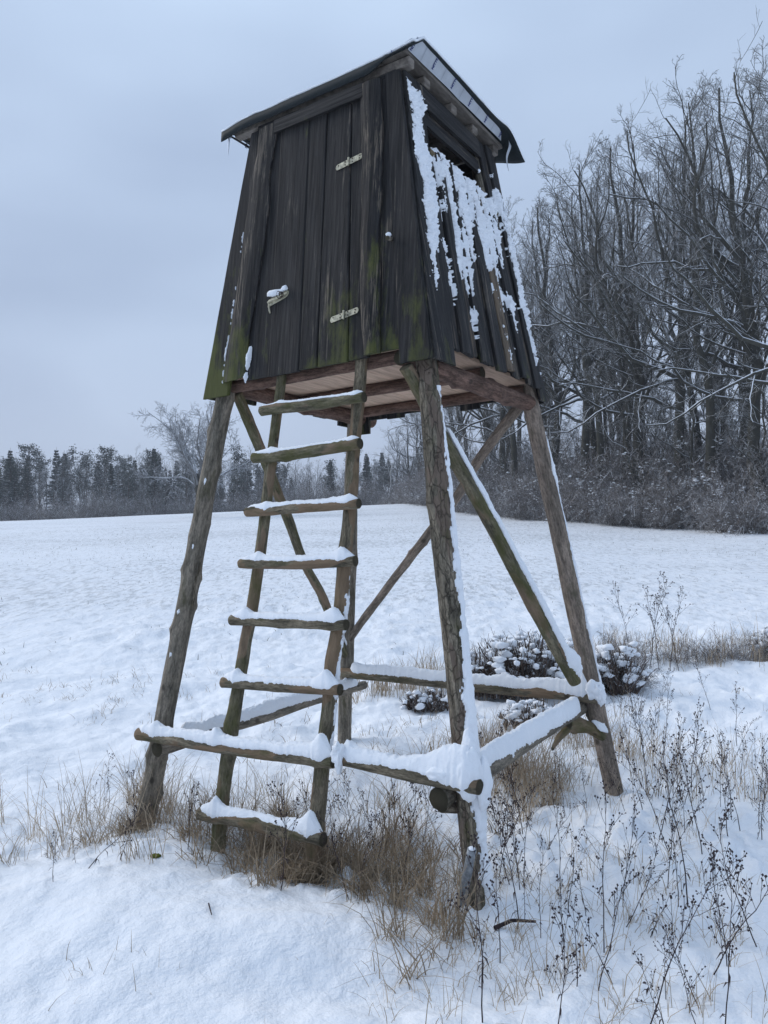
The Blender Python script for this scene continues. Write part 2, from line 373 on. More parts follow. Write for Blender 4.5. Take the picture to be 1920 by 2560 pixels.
# ------------------------------------------------------------ the hunting stand, in its own frame: u along the door side, v away from the camera
CX, CY, TH = .00625, 4.91643, -.578142
stand = empty('hunting_stand', (CX, CY, 0), TH)
tag(stand, 'tall hunting stand of dark boards on four log legs with a rung ladder', 'hunting stand')
Al = lambda z: 1.10202 - .14714 * z
Bl = lambda z: 1.00763 - .12323 * z
cA = lambda z: .80306 - .152476 * (z - 2.576453)
cB = lambda z: .77007 - .113333 * (z - 2.576453)

def resample(P, step):
    P = np.asarray(P, float); d = np.r_[0, np.cumsum(np.linalg.norm(np.diff(P, axis=0), axis=1))]
    n = max(3, int(d[-1] / step) + 1); s = np.linspace(0, d[-1], n)
    return np.stack([np.interp(s, d, P[:, i]) for i in range(3)], -1), s
def frames(P):
    D = nrm(np.gradient(P, axis=0)); ref = np.array([0, 0, 1.]) if abs(D[len(D) // 2, 2]) < .8 else np.array([1., 0, 0])
    a = nrm(np.cross(D, ref)); b = nrm(np.cross(a, D)); return D, a, b
def log(name, P, r, mat, parent=stand, seed=0, ns=18, step=.025, rough=.07, wob=.006, knots=5, label=None):
    P, s = resample(P, step); n = len(P)
    r = np.interp(np.linspace(0, 1, n), np.linspace(0, 1, len(np.atleast_1d(r))), np.atleast_1d(r))
    D, a, b = frames(P)
    env = np.sin(np.pi * np.linspace(0, 1, n)) ** .5
    P = P + (a * (vn(s * 2.2, seed, 0, 3) * wob * env)[:, None] + b * (vn(s * 2.2, seed, 5, 4) * wob * env)[:, None])
    t = np.arange(ns) * 2 * math.pi / ns
    S, T = np.meshgrid(s, t, indexing='ij')
    cx, sx_ = np.cos(T), np.sin(T)
    d = fbm(cx * 1.6 + seed, sx_ * 1.6, S * 5, 2, seed) * rough + fbm(cx * 4, sx_ * 4, S * 16 + seed, 2, seed + 3) * rough * .55
    rg = random.Random(seed)
    for _ in range(knots):
        ks, kt, kh = rg.uniform(.05, .95) * s[-1], rg.uniform(0, 6.28), rg.uniform(.08, .22)
        dt = np.angle(np.exp(1j * (T - kt)))
        d += kh * np.exp(-((S - ks) / .018) ** 2 - (dt / .28) ** 2) + .16 * np.exp(-((S - ks) / .06) ** 2 - (dt / .7) ** 2)
    RR = r[:, None] * (1 + d)
    V = P[:, None] + RR[..., None] * (cx[..., None] * a[:, None] + sx_[..., None] * b[:, None])
    V = V.reshape(-1, 3); F = gridF(n, ns, True)
    gc = np.stack([r[:, None] * cx, r[:, None] * sx_, S + seed * 1.7], -1).reshape(-1, 3)
    bag = Bag(); bag.add(V, F[:, ::-1] if False else F, None, gc)
    me = None
    # end caps as rings with a centre
    for e, ring in ((0, np.arange(ns)), (1, (n - 1) * ns + np.arange(ns))):
        c = P[0] - D[0] * r[0] * .08 if e == 0 else P[-1] + D[-1] * r[-1] * .08
        k = bag.n; bag.add([c], None, None, np.array([[0, 0, S[0, 0]]]))
        tr = np.stack([np.full(ns, k), ring, np.roll(ring, -1)], -1)
        if e == 0: tr = tr[:, ::-1]
        bag.T.append(tr if False else tr)
    me = bag.make(name, [mat, CUT])
    nf = len(F); mi = np.zeros(len(me.polygons), np.int32); mi[nf:] = 1; me.polygons.foreach_set('material_index', mi)
    import bmesh
    bm = bmesh.new(); bm.from_mesh(me); bmesh.ops.recalc_face_normals(bm, faces=bm.faces); bm.to_mesh(me); bm.free()
    o = link(name, me, parent)
    if label: o['label'] = label
    return o

def snow_cap(P, rlog, w, h, parent, seed=0, bumps=(), up=(0, 0, 1), edge=.35, taper=.05, step=.006, nc=24, lump=.36):
    """a ridge of snow lying along a log; P is the axis of the log"""
    P, s = resample(P, step); n = len(P); D = nrm(np.gradient(P, axis=0)); up = np.array(up, float)
    side = nrm(np.cross(D, up)); nn = nrm(np.cross(side, D))
    t = np.linspace(-1, 1, nc)
    S, T = np.meshgrid(s, t, indexing='ij')
    hh = np.interp(s, np.linspace(0, s[-1], len(np.atleast_1d(h))), np.atleast_1d(h))[:, None] * np.ones_like(T)
    ww = (np.interp(s, np.linspace(0, s[-1], len(np.atleast_1d(w))), np.atleast_1d(w))[:, None]) * (1 + edge * .45 * fbm(S * 9, np.sign(T) * 3 + seed, 0, 2, seed) + edge * .35 * fbm(S * 60, np.sign(T) * 5, seed, 3, seed + 1, .75))
    add = np.zeros_like(S)
    for bs, bh, bw in bumps:
        g = np.exp(-np.abs((s - bs * s[-1]) / bw) ** 1.5)[:, None]; add += bh * g; ww = ww * (1 + .25 * g)
    endt = np.minimum(1, np.minimum(s, s[-1] - s) / taper)[:, None] ** .5
    hh = (hh * (1 + lump * fbm(S * 9, T * 1.2, seed, 3, seed + 7) + lump * .7 * fbm(S * 38, T * 4, seed, 2, seed + 9)) + add) * np.maximum(endt, .05)
    prof = np.maximum(0, 1 - np.abs(T) ** 2.4) ** .55
    lat = ww * np.sign(T) * np.abs(T) ** .8 * np.maximum(endt, .3)
    base = np.sqrt(np.maximum(rlog ** 2 - np.clip(lat, -rlog * .93, rlog * .93) ** 2, 0))
    over = np.maximum(np.abs(lat) - rlog * .93, 0)
    top = base - over * 1.2 + prof * hh
    top = top + .0050 * fbm(S * 70, T * 6, seed, 4, seed + 21, .8) * (np.abs(T) < .99)
    Vt = P[:, None] + lat[..., None] * side[:, None] + top[..., None] * nn[:, None]
    Vb = P[:, None] + (lat * .93)[..., None] * side[:, None] + (base * .8 - over * 1.2)[..., None] * nn[:, None]
    V = np.concatenate([Vt.reshape(-1, 3), Vb.reshape(-1, 3)]); F = gridF(n, nc); F2 = gridF(n, nc)[:, ::-1] + n * nc
    i = np.arange(n - 1)
    e1 = np.stack([i * nc, (i + 1) * nc, (i + 1) * nc + n * nc, i * nc + n * nc], -1)
    e2 = np.stack([i * nc + nc - 1, i * nc + nc - 1 + n * nc, (i + 1) * nc + nc - 1 + n * nc, (i + 1) * nc + nc - 1], -1)
    j = np.arange(nc - 1)
    e3 = np.stack([j, j + n * nc, j + 1 + n * nc, j + 1], -1); q = (n - 1) * nc
    e4 = np.stack([q + j, q + j + 1, q + j + 1 + n * nc, q + j + n * nc], -1)
    me = mesh('snow', V, np.concatenate([F, F2, e1, e2, e3, e4]), SNOW)
    o = link('snow', me, parent); return o
def plaster(P, r, cdir, hw, parent, seed=0, thick=.018, rag=.5, step=.006, na=44, nsc=1.):
    """snow blown against the side of a log"""
    P, s = resample(P, step); n = len(P); D = nrm(np.gradient(P, axis=0)); c = np.array(cdir, float)
    c = nrm(c - D * (D @ c)[:, None]); b = np.cross(D, c)
    r = np.interp(np.linspace(0, 1, n), np.linspace(0, 1, len(np.atleast_1d(r))), np.atleast_1d(r))
    hw = np.interp(np.linspace(0, 1, n), np.linspace(0, 1, len(hw)), hw)
    a = np.linspace(-1.9, 1.9, na); S, Aa = np.meshgrid(s, a, indexing='ij')
    q = (hw[:, None] - np.abs(Aa)) / .55 + rag * fbm(S * 9 * nsc, Aa * 1.6, seed, 3, seed) + rag * 1.0 * fbm(S * 30 * nsc, Aa * 4, seed, 3, seed + 2, .7)
    th = thick * np.clip(q, -.3, 1.2) ** 1.0
    th = np.where(q > 0, thick * (np.clip(q, 0, 1.3) ** .6) * (1 + .3 * fbm(S * 50, Aa * 7, seed, 2, seed + 5)) + .004, -.012)
    RR = r[:, None] + th
    V = (P[:, None] + RR[..., None] * (np.cos(Aa)[..., None] * c[:, None] + np.sin(Aa)[..., None] * b[:, None])).reshape(-1, 3)
    F = gridF(n, na); ok = (q.reshape(-1)[F] > 0).any(1); F = F[ok]
    used, inv = np.unique(F, return_inverse=True)
    o = link('snow', mesh('snow', V[used], inv.reshape(F.shape), SNOW), parent); return o
def lump(name, c, rad, mat, parent, seed=0, amp=.25, sub=3, fr=3.):
    import bmesh
    bm = bmesh.new(); bmesh.ops.create_icosphere(bm, subdivisions=sub, radius=1)
    V = np.array([v.co[:] for v in bm.verts]); T = np.array([[v.index for v in f.verts] for f in bm.faces]); bm.free()
    d = 1 + amp * fbm(V[:, 0] * fr * .5 + seed, V[:, 1] * fr * .5, V[:, 2] * fr * .5, 3, seed)
    V = V * d[:, None] * np.array(rad) + np.array(c)
    o = link(name, mesh(name, V, None, mat, True, {'gc': V}, T), parent); return o

# legs
def legP(su, sv, z0, z1): return [(su * Al(z), sv * Bl(z), z) for z in np.linspace(z0, z1, 6)]
leg_fr = log('leg', legP(1, -1, -.15, 4.15), [.049, .051, .057, .059, .052, .048, .045], BARK_ROUGH, seed=11, ns=26, step=.018, rough=.10, wob=.008, knots=7, label='near leg of rough cracked bark with snow down its side')
leg_fl = log('leg', legP(-1, -1, -.15, 4.15), [.060, .057, .055, .052, .05], BARK_GREY, seed=23, ns=22, step=.02, rough=.05, knots=16, label='smooth grey leg dotted with knots')
leg_br = log('leg', legP(1, 1, -.15, 4.15), [.060, .058, .056, .052, .05], BARK_PINK, seed=37, ns=22, step=.02, rough=.05, knots=9, label='pinkish peeled leg')
leg_bl = log('leg', legP(-1, 1, -.15, 4.15), [.056, .053, .05, .048], BARK_GREY, seed=41, ns=18, step=.03, rough=.06, knots=5, label='darker rear leg behind the ladder')
plaster(legP(1, -1, .60, 2.42), [.058, .060, .053], (1, .28, 0), [.95, .85, .72, .55, .5, .42, .36, .26, .32], leg_fr, 3, .014, .7)
plaster(legP(1, -1, .02, .50), [.052, .055], (1, .15, 0), [.55, .9, .35, .8, 1.15], leg_fr, 5, .02, .6)
plaster(legP(1, 1, .55, 2.35), [.058, .056], (1, .5, 0), [.5, .3, .42, .25, .4, .12, .5, .1], leg_br, 8, .012, .6)
for z in (.97, 1.23, 1.63, 2.03):
    plaster([(-Al(z + .03) , -Bl(z + .03), z + .03), (-Al(z - .02), -Bl(z - .02), z - .02)], .053, (.45 if z > 1.3 else .1, -1, 0), [.02, .16, .10, -.05], leg_fl, int(z * 10), .009, .35, .004)
for z in ():
    a = .9
    lump('snow', (-Al(z) + .05 * math.cos(a) * .8, -Bl(z) - .040, z + .02), (.011, .014, .020), SNOW, leg_fl, int(z * 10), .5, 3, 6.)
# bark flakes standing off the left leg
for z0, z1, u0 in ((1.28, 1.58, .052), (.36, .62, .05)):
    z = np.linspace(z0, z1, 9); x = -Al(z) + u0 + .012 * np.sin(z * 30); y = -Bl(z) - .01
    V = []
    for k in range(9):
        wd = .02 * math.sin(math.pi * (k + .6) / 9.3); V += [(x[k], y[k], z[k]), (x[k] + wd, y[k] - .006, z[k]), (x[k] + wd * .9, y[k] + .006, z[k]), (x[k], y[k] + .02, z[k])]
    link('bark_flake', mesh('bark_flake', V, gridF(9, 4, True), BARK_ROUGH, False, {'gc': np.array(V)}), leg_fl)

# braces
br_l = log('brace', [(-.69, -.62, 2.60), (-1.0, .985, .65)], [.036, .034, .032], BARK_MOSS, seed=51, ns=16, wob=.02, rough=.1, knots=6, label='mossy brace crossing behind the ladder')
br_r = log('brace', [(.665, -.80, 2.53), (.80, -.10, 1.72), (.965, .725, .72)], [.034, .038, .041, .040], BARK_MOSS, seed=53, ns=18, wob=.012, rough=.08, knots=5, label='brace with snow along its upper edge')
br_b = log('brace', [(.70, .70, 2.60), (-.965, .90, .86)], [.036, .033, .030], BARK_PINK, seed=57, ns=16, wob=.016, rough=.1, knots=7, label='far brace between the rear legs')
P_ = [np.array((.665, -.80, 2.53)), np.array((.80, -.10, 1.72)), np.array((.965, .725, .72))]
snow_cap([P_[0] * .62 + P_[1] * .38, P_[1], P_[2] * .985 + P_[1] * .015], .041, [.016, .022, .026, .032], [.012, .018, .022, .030], br_r, 61, up=(.62, .1, .8), edge=.6, bumps=((.93, .03, .08),))
snow_cap([(-.90, .42, 1.34), (-.985, .91, .75)], .033, .016, .008, br_l, 63, up=(.4, 0, .9), edge=.9, lump=.6)

# rails near the ground
rail_f = log('rail', [(-1.105, -1.052, .527), (-.4, -1.052, .535), (.352, -1.052, .553)], [.036, .035, .034, .030], BARK_RUNG, seed=71, ns=18, rough=.09, knots=4, label='front rail from the left leg to the ladder')
rail_f2 = log('rail', [(.372, -1.03, .566), (1.15, -1.055, .553)], [.031, .034, .034], BARK_RUNG, seed=73, ns=18, rough=.10, knots=3, label='short front rail from the ladder to the near leg')
rail_l = log('rail', [(-.958, -1.04, .452), (-.955, 1.10, .490)], [.046, .040, .036, .034], BARK_GREY, seed=75, ns=18, rough=.06, knots=4)
rail_b = log('rail', [(-1.02, .885, .617), (1.10, .885, .598)], [.040, .042, .040], BARK_RUNG, seed=77, ns=18, rough=.08, knots=4)
rail_r = log('rail', [(.945, -1.06, .470), (.94, .93, .515)], [.050, .046, .040, .040], BARK_GREY, seed=79, ns=18, rough=.06, knots=4)
snow_cap([(-1.09, -1.052, .527), (-.4, -1.052, .535), (.345, -1.052, .553)], .035, .029, [.03, .034, .030, .034, .045], rail_f, 81, bumps=((.10, .030, .04), (.445, .035, .04), (.955, .06, .045)))
snow_cap([(.39, -1.03, .566), (1.14, -1.05, .555)], .033, [.032, .031, .034, .05], [.045, .036, .044, .07], rail_f2, 83, bumps=((.0, .05, .06), (.86, .075, .13)))
snow_cap([(-.958, -.86, .455), (-.955, 1.0, .488)], .038, .034, [.045, .052, .05], rail_l, 85, bumps=((.0, .04, .08),))
snow_cap([(-.93, .885, .617), (1.02, .885, .60)], .040, .036, [.045, .045, .05, .05], rail_b, 87, bumps=((.985, .09, .10), (.0, .03, .05)))
snow_cap([(.942, -.86, .474), (.94, .82, .512)], .043, .043, [.062, .07, .07, .066], rail_r, 89, bumps=((.0, .04, .08),), lump=.14)
# heaps at the joints
lump('snow', (1.085, -1.035, .60), (.062, .055, .115), SNOW, rail_f2, 91, .3, 4, 4.)
lump('snow', (1.07, -.99, .67), (.04, .04, .10), SNOW, rail_f2, 92, .3, 4, 4.)
lump('snow', (1.13, -.975, .545), (.036, .05, .115), SNOW, rail_f2, 93, .25, 4, 4.)
lump('snow', (.965, -1.055, .582), (.07, .048, .042), SNOW, rail_f2, 94, .35, 4, 4.)
lump('snow', (1.06, .85, .655), (.05, .045, .07), SNOW, rail_b, 95, .7, 4, 3.2); lump('snow', (1.09, .84, .62), (.03, .03, .06), SNOW, rail_b, 195, .7, 4, 3.5)
lump('snow', (.39, -1.06, .60), (.030, .036, .060), SNOW, rail_f, 96, .6, 4, 4.); lump('snow', (.40, -1.075, .56), (.016, .02, .05), SNOW, rail_f, 97, .6, 4, 4.)
# split block and forked stub where rails meet the legs
log('block', [(.83, -1.015, .545), (1.0, -1.02, .54)], [.03, .032], CUT, seed=97, rough=.15, knots=0)
log('prop', [(.945, -1.03, .43), (.99, -.80, .36)], [.03, .02], BARK_ROUGH, seed=98, rough=.15, knots=0)
log('branch_stub', [(.93, .62, .47), (.95, .78, .43), (1.0, .88, .40), (1.075, .93, .33)], [.045, .05, .04, .028], BARK_MOSS, seed=99, rough=.14, knots=2, parent=rail_r)
log('branch_stub', [(.94, .72, .45), (.93, .52, .41), (.94, .36, .37)], [.03, .022, .010], BARK_MOSS, seed=100, rough=.14, knots=1, parent=rail_r)
snow_cap([(1.0, .875, .42), (1.085, .93, .345)], .03, .028, .03, rail_r, 101)

# ladder
LR = {'l': [(-.222, 2.571), (-.253, 2.099), (-.276, 1.752), (-.321, 1.277), (-.352, 1.095), (-.389, .769), (-.425, .448), (-.445, .10), (-.448, -.08)],
      'r': [(.346, 2.515), (.337, 2.316), (.328, 2.054), (.321, 1.731), (.300, 1.418), (.293, 1.254), (.262, 1.037), (.257, .785), (.230, .45), (.212, .06), (.21, -.04)]}
def lad(pts, top=2.66):
    pts = [(pts[0][0], top)] + pts
    return [(x, -(Bl(z) + .05), z) for x, z in pts][::-1]
lad_l = log('ladder_rail', lad(LR['l']), [.040, .038, .034, .030, .028], BARK_MOSS, seed=111, ns=20, rough=.10, knots=8, wob=.004)
lad_r = log('ladder_rail', lad(LR['r']), [.042, .040, .037, .034, .033], BARK_RUNG, seed=113, ns=20, rough=.10, knots=8, wob=.004, label='ladder rail with bark peeled to bare wood')
plaster(lad([(.295, 1.45), (.293, 1.254), (.262, 1.037), (.257, .785), (.24, .6)], 1.5), [.04, .037], (1, .1, 0), [.3, .1, .5, .2, .45, .1], lad_r, 115, .010, .7)
RG = [((-.542, -1.097, .168), (.311, -1.094, .185), .036, .042), ((-.443, -1.01, .877), (.366, -1.007, .900), .030, .034), ((-.415, -.968, 1.218), (.382, -.967, 1.221), .029, .030),
      ((-.376, -.929, 1.533), (.419, -.928, 1.542), .028, .024), ((-.359, -.893, 1.825), (.420, -.891, 1.836), .027, .020), ((-.336, -.854, 2.137), (.409, -.852, 2.153), .031, .012), ((-.302, -.821, 2.411), (.420, -.822, 2.400), .029, .006)]
for k, (a, b, r_, hs) in enumerate(RG):
    a = np.array(a); b = np.array(b); mid = (a + b) / 2 + np.array((0, 0, .004 * (-1) ** k))
    rg = log('rung', [a, mid, b], [r_ * .98, r_ * 1.05, r_ * .96], BARK_MOSS if k in (6, 5) else BARK_RUNG, seed=120 + k, ns=18, rough=.11, knots=3, wob=.006)
    lf = (-(.44 if k == 0 else .40 - .02 * k) - a[0]) / (b[0] - a[0]) + .0
    lf = {0: .14, 1: .12, 2: .13, 3: .16, 4: .19, 5: .17, 6: .2}[k]; rf = {0: .92, 1: .90, 2: .91, 3: .90, 4: .93, 5: .96, 6: .96}[k]
    big = hs / .03
    hs *= .72
    snow_cap([a + (b - a) * .015, mid, b - (b - a) * .01], r_, r_ * (.84 if k < 5 else .66), [hs, hs * .9, hs * .85, hs, hs * 1.1], rg, 130 + k,
             bumps=((lf, .030 * min(big, 1.5) if k < 4 else .014, .035), (rf, .040 * min(big, 1.5) if k < 4 else .012, .045)), edge=.45)

# floor: beams, boards
zs = 2.55
for su, sd in ((-1, 201), (1, 202)):
    uu_ = su * (Al(2.55))
    bm_ = log('floor_beam', [((-.715 if su < 0 else .728), -.66, zs + (.085 if su < 0 else -.005)), ((-.717 if su < 0 else .728), .93 if su < 0 else .70, zs + (.07 if su < 0 else 0))], [.050, .055, .052], BARK_RED, seed=sd, ns=18, rough=.06, knots=5)
for v_, z_, sd, x1 in ((-.68, 2.622, 203, .60), (.0, 2.636, 204, .715), (.65, 2.640, 205, .715)):
    log('floor_beam', [(-.74, v_, z_), (x1, v_, z_)], [.036, .040, .037], BARK_RED, seed=sd, ns=16, rough=.07, knots=4)
log('floor_beam', [(.60, -.74, 2.60), (.60, -.60, 2.60)], [.043, .043], BARK_RED, seed=206, rough=.05, knots=0)
def box(name, lo, hi, mat, parent, jit=0, seed=0, bevel=.003):
    lo = np.array(lo, float); hi = np.array(hi, float)
    import bmesh
    bm = bmesh.new(); bmesh.ops.create_cube(bm, size=1)
    for v in bm.verts: v.co = Vector((lo + hi) / 2 + np.array(v.co) * (hi - lo))
    if bevel: bmesh.ops.bevel(bm, geom=bm.edges[:], offset=bevel, segments=1, affect='EDGES')
    V = np.array([v.co[:] for v in bm.verts])
    me = bpy.data.meshes.new(name); bm.to_mesh(me); bm.free()
    at = me.attributes.new('gc', 'FLOAT_VECTOR', 'POINT'); g = V[:, [0, 1, 2]]
    ax = int(np.argmax(hi - lo)); o_ = [i for i in range(3) if i != ax] + [ax]
    at.data.foreach_set('vector', (V[:, o_] + seed * 1.37).astype(np.float32).ravel()); me.materials.append(mat)
    return link(name, me, parent)
fb = [-.74, -.54, -.335, -.128, .108, .335, .545, .735]
for i in range(7):
    box('floor_board', (fb[i] + .002, -.72 + .01 * (i % 2), 2.676), (fb[i + 1] - .002, .70, 2.70 + .002 * (i % 3)), FLOORW, stand, seed=i)

# boards of the four walls
def plank(name, parent, face, a0, a1, zb, b0, b1, zt, off=0., th=.020, wavy=0., slab=0., col=(.25, .4, .2), seed=0, mat=None, rag=0., jag=0.):
    """face F/R/B/L; a0..a1 across at the bottom, b0..b1 at the top"""
    n = 30; t = np.linspace(0, 1, n); z = zb + (zt - zb) * t
    e0 = a0 + (b0 - a0) * t + wavy * fbm(t * 5, seed, 0, 3, seed); e1 = a1 + (b1 - a1) * t + wavy * fbm(t * 5 + 9, seed, 3, 3, seed + 4)
    prof = [(0, -.5 + .0), (0, .5), (.06, 1.), (.28, 1 + slab), (.5, 1 + slab * 1.5), (.72, 1 + slab), (.94, 1.), (1, .5), (1, -.5)]
    prof = [(0, 0), (0, .8), (.04, 1.), (.27, 1 + slab), (.5, 1 + slab * 1.5), (.73, 1 + slab), (.96, 1.), (1, .8), (1, 0)]
    m_ = len(prof); ac = np.array([p[0] for p in prof]); oc = np.array([p[1] for p in prof])
    cup = .0015 * vn(t * 3, seed, 0, seed)
    A_ = e0[:, None] + (e1 - e0)[:, None] * ac[None]; Of = off + th * oc[None] + cup[:, None] + (slab > 0) * .004 * fbm(t[:, None] * 8, ac[None] * 3, seed, 2, seed) * (oc[None] > 0)
    Z = np.repeat(z[:, None], m_, 1)
    if rag: Z[0] += rag * np.array([vn(i * 1.3, seed, 0, seed + 8) for i in ac * 4])
    if jag: Z[-1] += jag * np.array([vn(i * 1.3, seed, 2, seed + 8) for i in ac * 4])
    if face in 'FB': hlf = cB(Z)
    else: hlf = cA(Z)
    hlf = hlf + Of
    if face == 'F': V = np.stack([A_, -hlf, Z], -1)
    elif face == 'B': V = np.stack([-A_, hlf, Z], -1)
    elif face == 'R': V = np.stack([hlf, A_, Z], -1)
    else: V = np.stack([-hlf, -A_, Z], -1)
    V = V.reshape(-1, 3); F = gridF(n, m_, True)
    T = [[0, i, i + 1] for i in range(1, m_ - 1)] + [[(n - 1) * m_, (n - 1) * m_ + i + 1, (n - 1) * m_ + i] for i in range(1, m_ - 1)]
    gc = np.stack([A_, Of, Z], -1).reshape(-1, 3)
    me = mesh(name, V, F[:, ::-1], mat or PLANK, False, {'gc': gc}, [t_[::-1] for t_ in T])
    o = link(name, me, parent); o.color = (*col, 1); return o

wf = empty('door_wall', parent=stand); wr = empty('window_wall', parent=stand); wb = empty('rear_wall', parent=stand); wl = empty('side_wall', parent=stand)
door = empty('door', parent=stand)
# door side, left to right
plank('plank', wf, 'F', -.815, -.60, 2.548, -.562, -.43, 4.24, -.004, .02, .004, 0, (.05, 1.5, .3), 1)
plank('plank', wf, 'F', -.65, -.45, 2.630, -.455, -.315, 4.23, .020, .014, .030, .5, (.40, 1.0, .15), 2, rag=.01)
plank('plank', wf, 'F', -.47, -.278, 2.618, -.345, -.30, 4.21, .000, .018, .0, 0, (.12, .35, .2), 3)
for k, (a0, a1, b0, b1, c, zb_) in enumerate(((-.274, -.044, -.297, -.070, (.10, .22, .1), 2.612), (-.040, .085, -.066, .058, (.12, .6, .1), 2.618), (.089, .293, .062, .229, (.16, .85, .2), 2.616))):
    plank('plank', door, 'F', a0, a1, zb_, b0, b1, 4.155, .008 + .002 * (k % 2), .022, .0, 0, c, 4 + k)
plank('plank', wf, 'F', .297, .425, 2.62, .233, .325, 4.21, .004, .020, .0, 0, (.18, .8, .25), 8)
plank('plank', wf, 'F', .405, .505, 2.628, .305, .44, 4.225, .028, .018, .034, .6, (.50, .9, .25), 9, rag=.008)
plank('plank', wf, 'F', .49, .638, 2.637, .425, .475, 4.225, .002, .020, .0, 0, (.12, .75, .3), 10)
plank('plank', wf, 'F', .630, .822, 2.553, .462, .553, 4.24, .012, .022, .0, 0, (.14, .40, .2), 11)
# lintel over the door (runs across)
def hboard(name, parent, face, a0, a1, z0, z1, off, th, col, seed, mat=None):
    n = 14; t = np.linspace(0, 1, n); A_ = a0 + (a1 - a0) * t
    Z0 = z0 + .006 * vn(t * 4, seed, 0, 3); Z1 = z1 + .006 * vn(t * 4, seed, 4, 3)
    V = []; g = []
    for k in range(n):
        for zz, oo in ((Z0[k], 0), (Z0[k], th), (Z1[k], th), (Z1[k], 0)):
            h_ = (cB(zz) if face in 'FB' else cA(zz)) + off + oo; a = A_[k]
            V.append({'F': (a, -h_, zz), 'B': (-a, h_, zz), 'R': (h_, a, zz), 'L': (-h_, -a, zz)}[face]); g.append((zz, oo, a))
    F = gridF(n, 4, True)[:, ::-1]; q = (n - 1) * 4
    F = np.concatenate([F, [[0, 1, 2, 3]], [[q + 3, q + 2, q + 1, q]]])
    o = link(name, mesh(name, V, F, mat or PLANK, False, {'gc': np.array(g)}), parent); o.color = (*col, 1); return o
hboard('lintel', wf, 'F', -.335, .325, 4.150, 4.235, .034, .02, (.1, .1, .1), 12)
hboard('lintel', wf, 'F', -.50, .52, 4.228, 4.262, -.01, .03, (.15, .1, .1), 13)
# window side: corner board, short boards under the window, post boards
k = 20
plank('plank', wr, 'R', -.785, -.555, 2.556, -.585, -.392, 4.245, .004, .020, .003, 0, (.30, .1, .15), k)
short = [(-.570, -.470, -.470, -.395, 0, (.30, .3, .5)), (-.462, -.345, -.385, -.30, .016, (.24, .2, .2)), (-.355, -.245, -.31, -.225, 0, (.42, .35, .8)), (-.238, -.120, -.22, -.12, .018, (.22, .25, .15)),
         (-.128, -.030, -.125, -.045, 0, (.30, .4, .3)), (-.022, .110, -.04, .070, .016, (.18, .25, .1)), (.112, .228, .075, .165, .020, (.75, .1, .75)), (.236, .352, .170, .275, 0, (.30, .25, .2)),
         (.345, .470, .270, .375, .018, (.24, .2, .2))]
for a0, a1, b0, b1, of, c in short:
    k += 1; zt_ = 3.848 - .050 * (b0 + .39) / .78 + .010 * math.sin(k * 2.1)
    plank('plank', wr, 'R', a0, a1, 2.655 + .014 * math.sin(k * 3.3), b0, b1, zt_, of, .020, .004, .12 if of else 0, c, k, rag=.014, jag=.02)
for a0, a1, b0, b1, of, c, zb_ in ((.462, .565, .335, .425, .0, (.42, .2, .5), 2.64), (.555, .660, .418, .515, .016, (.20, .2, .2), 2.628), (.664, .785, .515, .590, -.006, (.34, .1, .2), 2.565)):
    k += 1; plank('plank', wr, 'R', a0, a1, zb_, b0, b1, 4.26, of, .020, .003, 0, c, k, rag=.01)
hboard('header_board', wr, 'R', -.40, .335, 4.13, 4.262, .000, .022, (.06, 0, .1), 40)
hboard('header_board', wr, 'R', -.40, .335, 4.03, 4.122, -.026, .022, (.22, 0, .3), 41)
log('sill', [(cA(3.85) + .004, -.44, 3.832), (cA(3.78) + .004, .44, 3.782)], .028, BARK_MOSS, wr, 43, rough=.1, knots=2)
# window frame posts inside
log('window_post', [(cA(2.75) - .03, .47, 2.72), (cA(4.2) - .03, .335, 4.22)], .022, BARK_GREY, wr, 44)
# rear and side walls
for face, par, hb, ht, sd in (('B', wb, .79, .565, 60), ('L', wl, .755, .565, 80)):
    nb = 10
    for i in range(nb):
        f0, f1 = -1 + 2 * i / nb, -1 + 2 * (i + 1) / nb
        edge = i in (0, nb - 1)
        zb_ = (2.50 if (face == 'B' and i == nb - 1) else 2.56) if edge else 2.60 + .02 * math.sin(i * 2.7 + sd)
        zt_ = 4.25
        win = face == 'B' and 3 <= i <= 6
        if win and face == 'B': zt_ = 3.93
        hh = lambda f, z: f * (hb + (ht - hb) * (z - 2.58) / (4.25 - 2.58))
        plank('plank', par, face, hh(f0, zb_) + .001, hh(f1, zb_) - .001, zb_, hh(f0, zt_) + .001, hh(f1, zt_) - .001, zt_, .012 * (i % 2), .018, 0, 0, (.15 + .2 * random.Random(i + sd).random(), .3, .3), sd + i, PLANK_IN if False else PLANK)
    hboard('header_board', par, face, -.5, .5, 4.02 if face == 'B' else 3.98, 4.255, -.02, .018, (.1, 0, .2), sd + 15)

# roof
roof = empty('roof', parent=stand)
for i, v_ in enumerate((-.552, -.335, -.005, .285, .60)):
    w_ = .030 if i == 0 else .036
    box('rafter', (-.72, v_ - w_, 4.268 + .002 * i), (.575 if i else .60, v_ + w_, 4.322 + .002 * i), ROOFW, roof, seed=i + 3, bevel=.006)
ub = [-.75, -.54, -.33, -.12, .10, .29, .432, .602]
for i in range(7):
    z_ = 4.328 + .0 * i
    box('roof_board', (ub[i] + .003, -.615 if i == 6 else -.585, z_), (ub[i + 1] - .003, .655, z_ + .024), ROOFW, roof, seed=i + 9, bevel=.003)
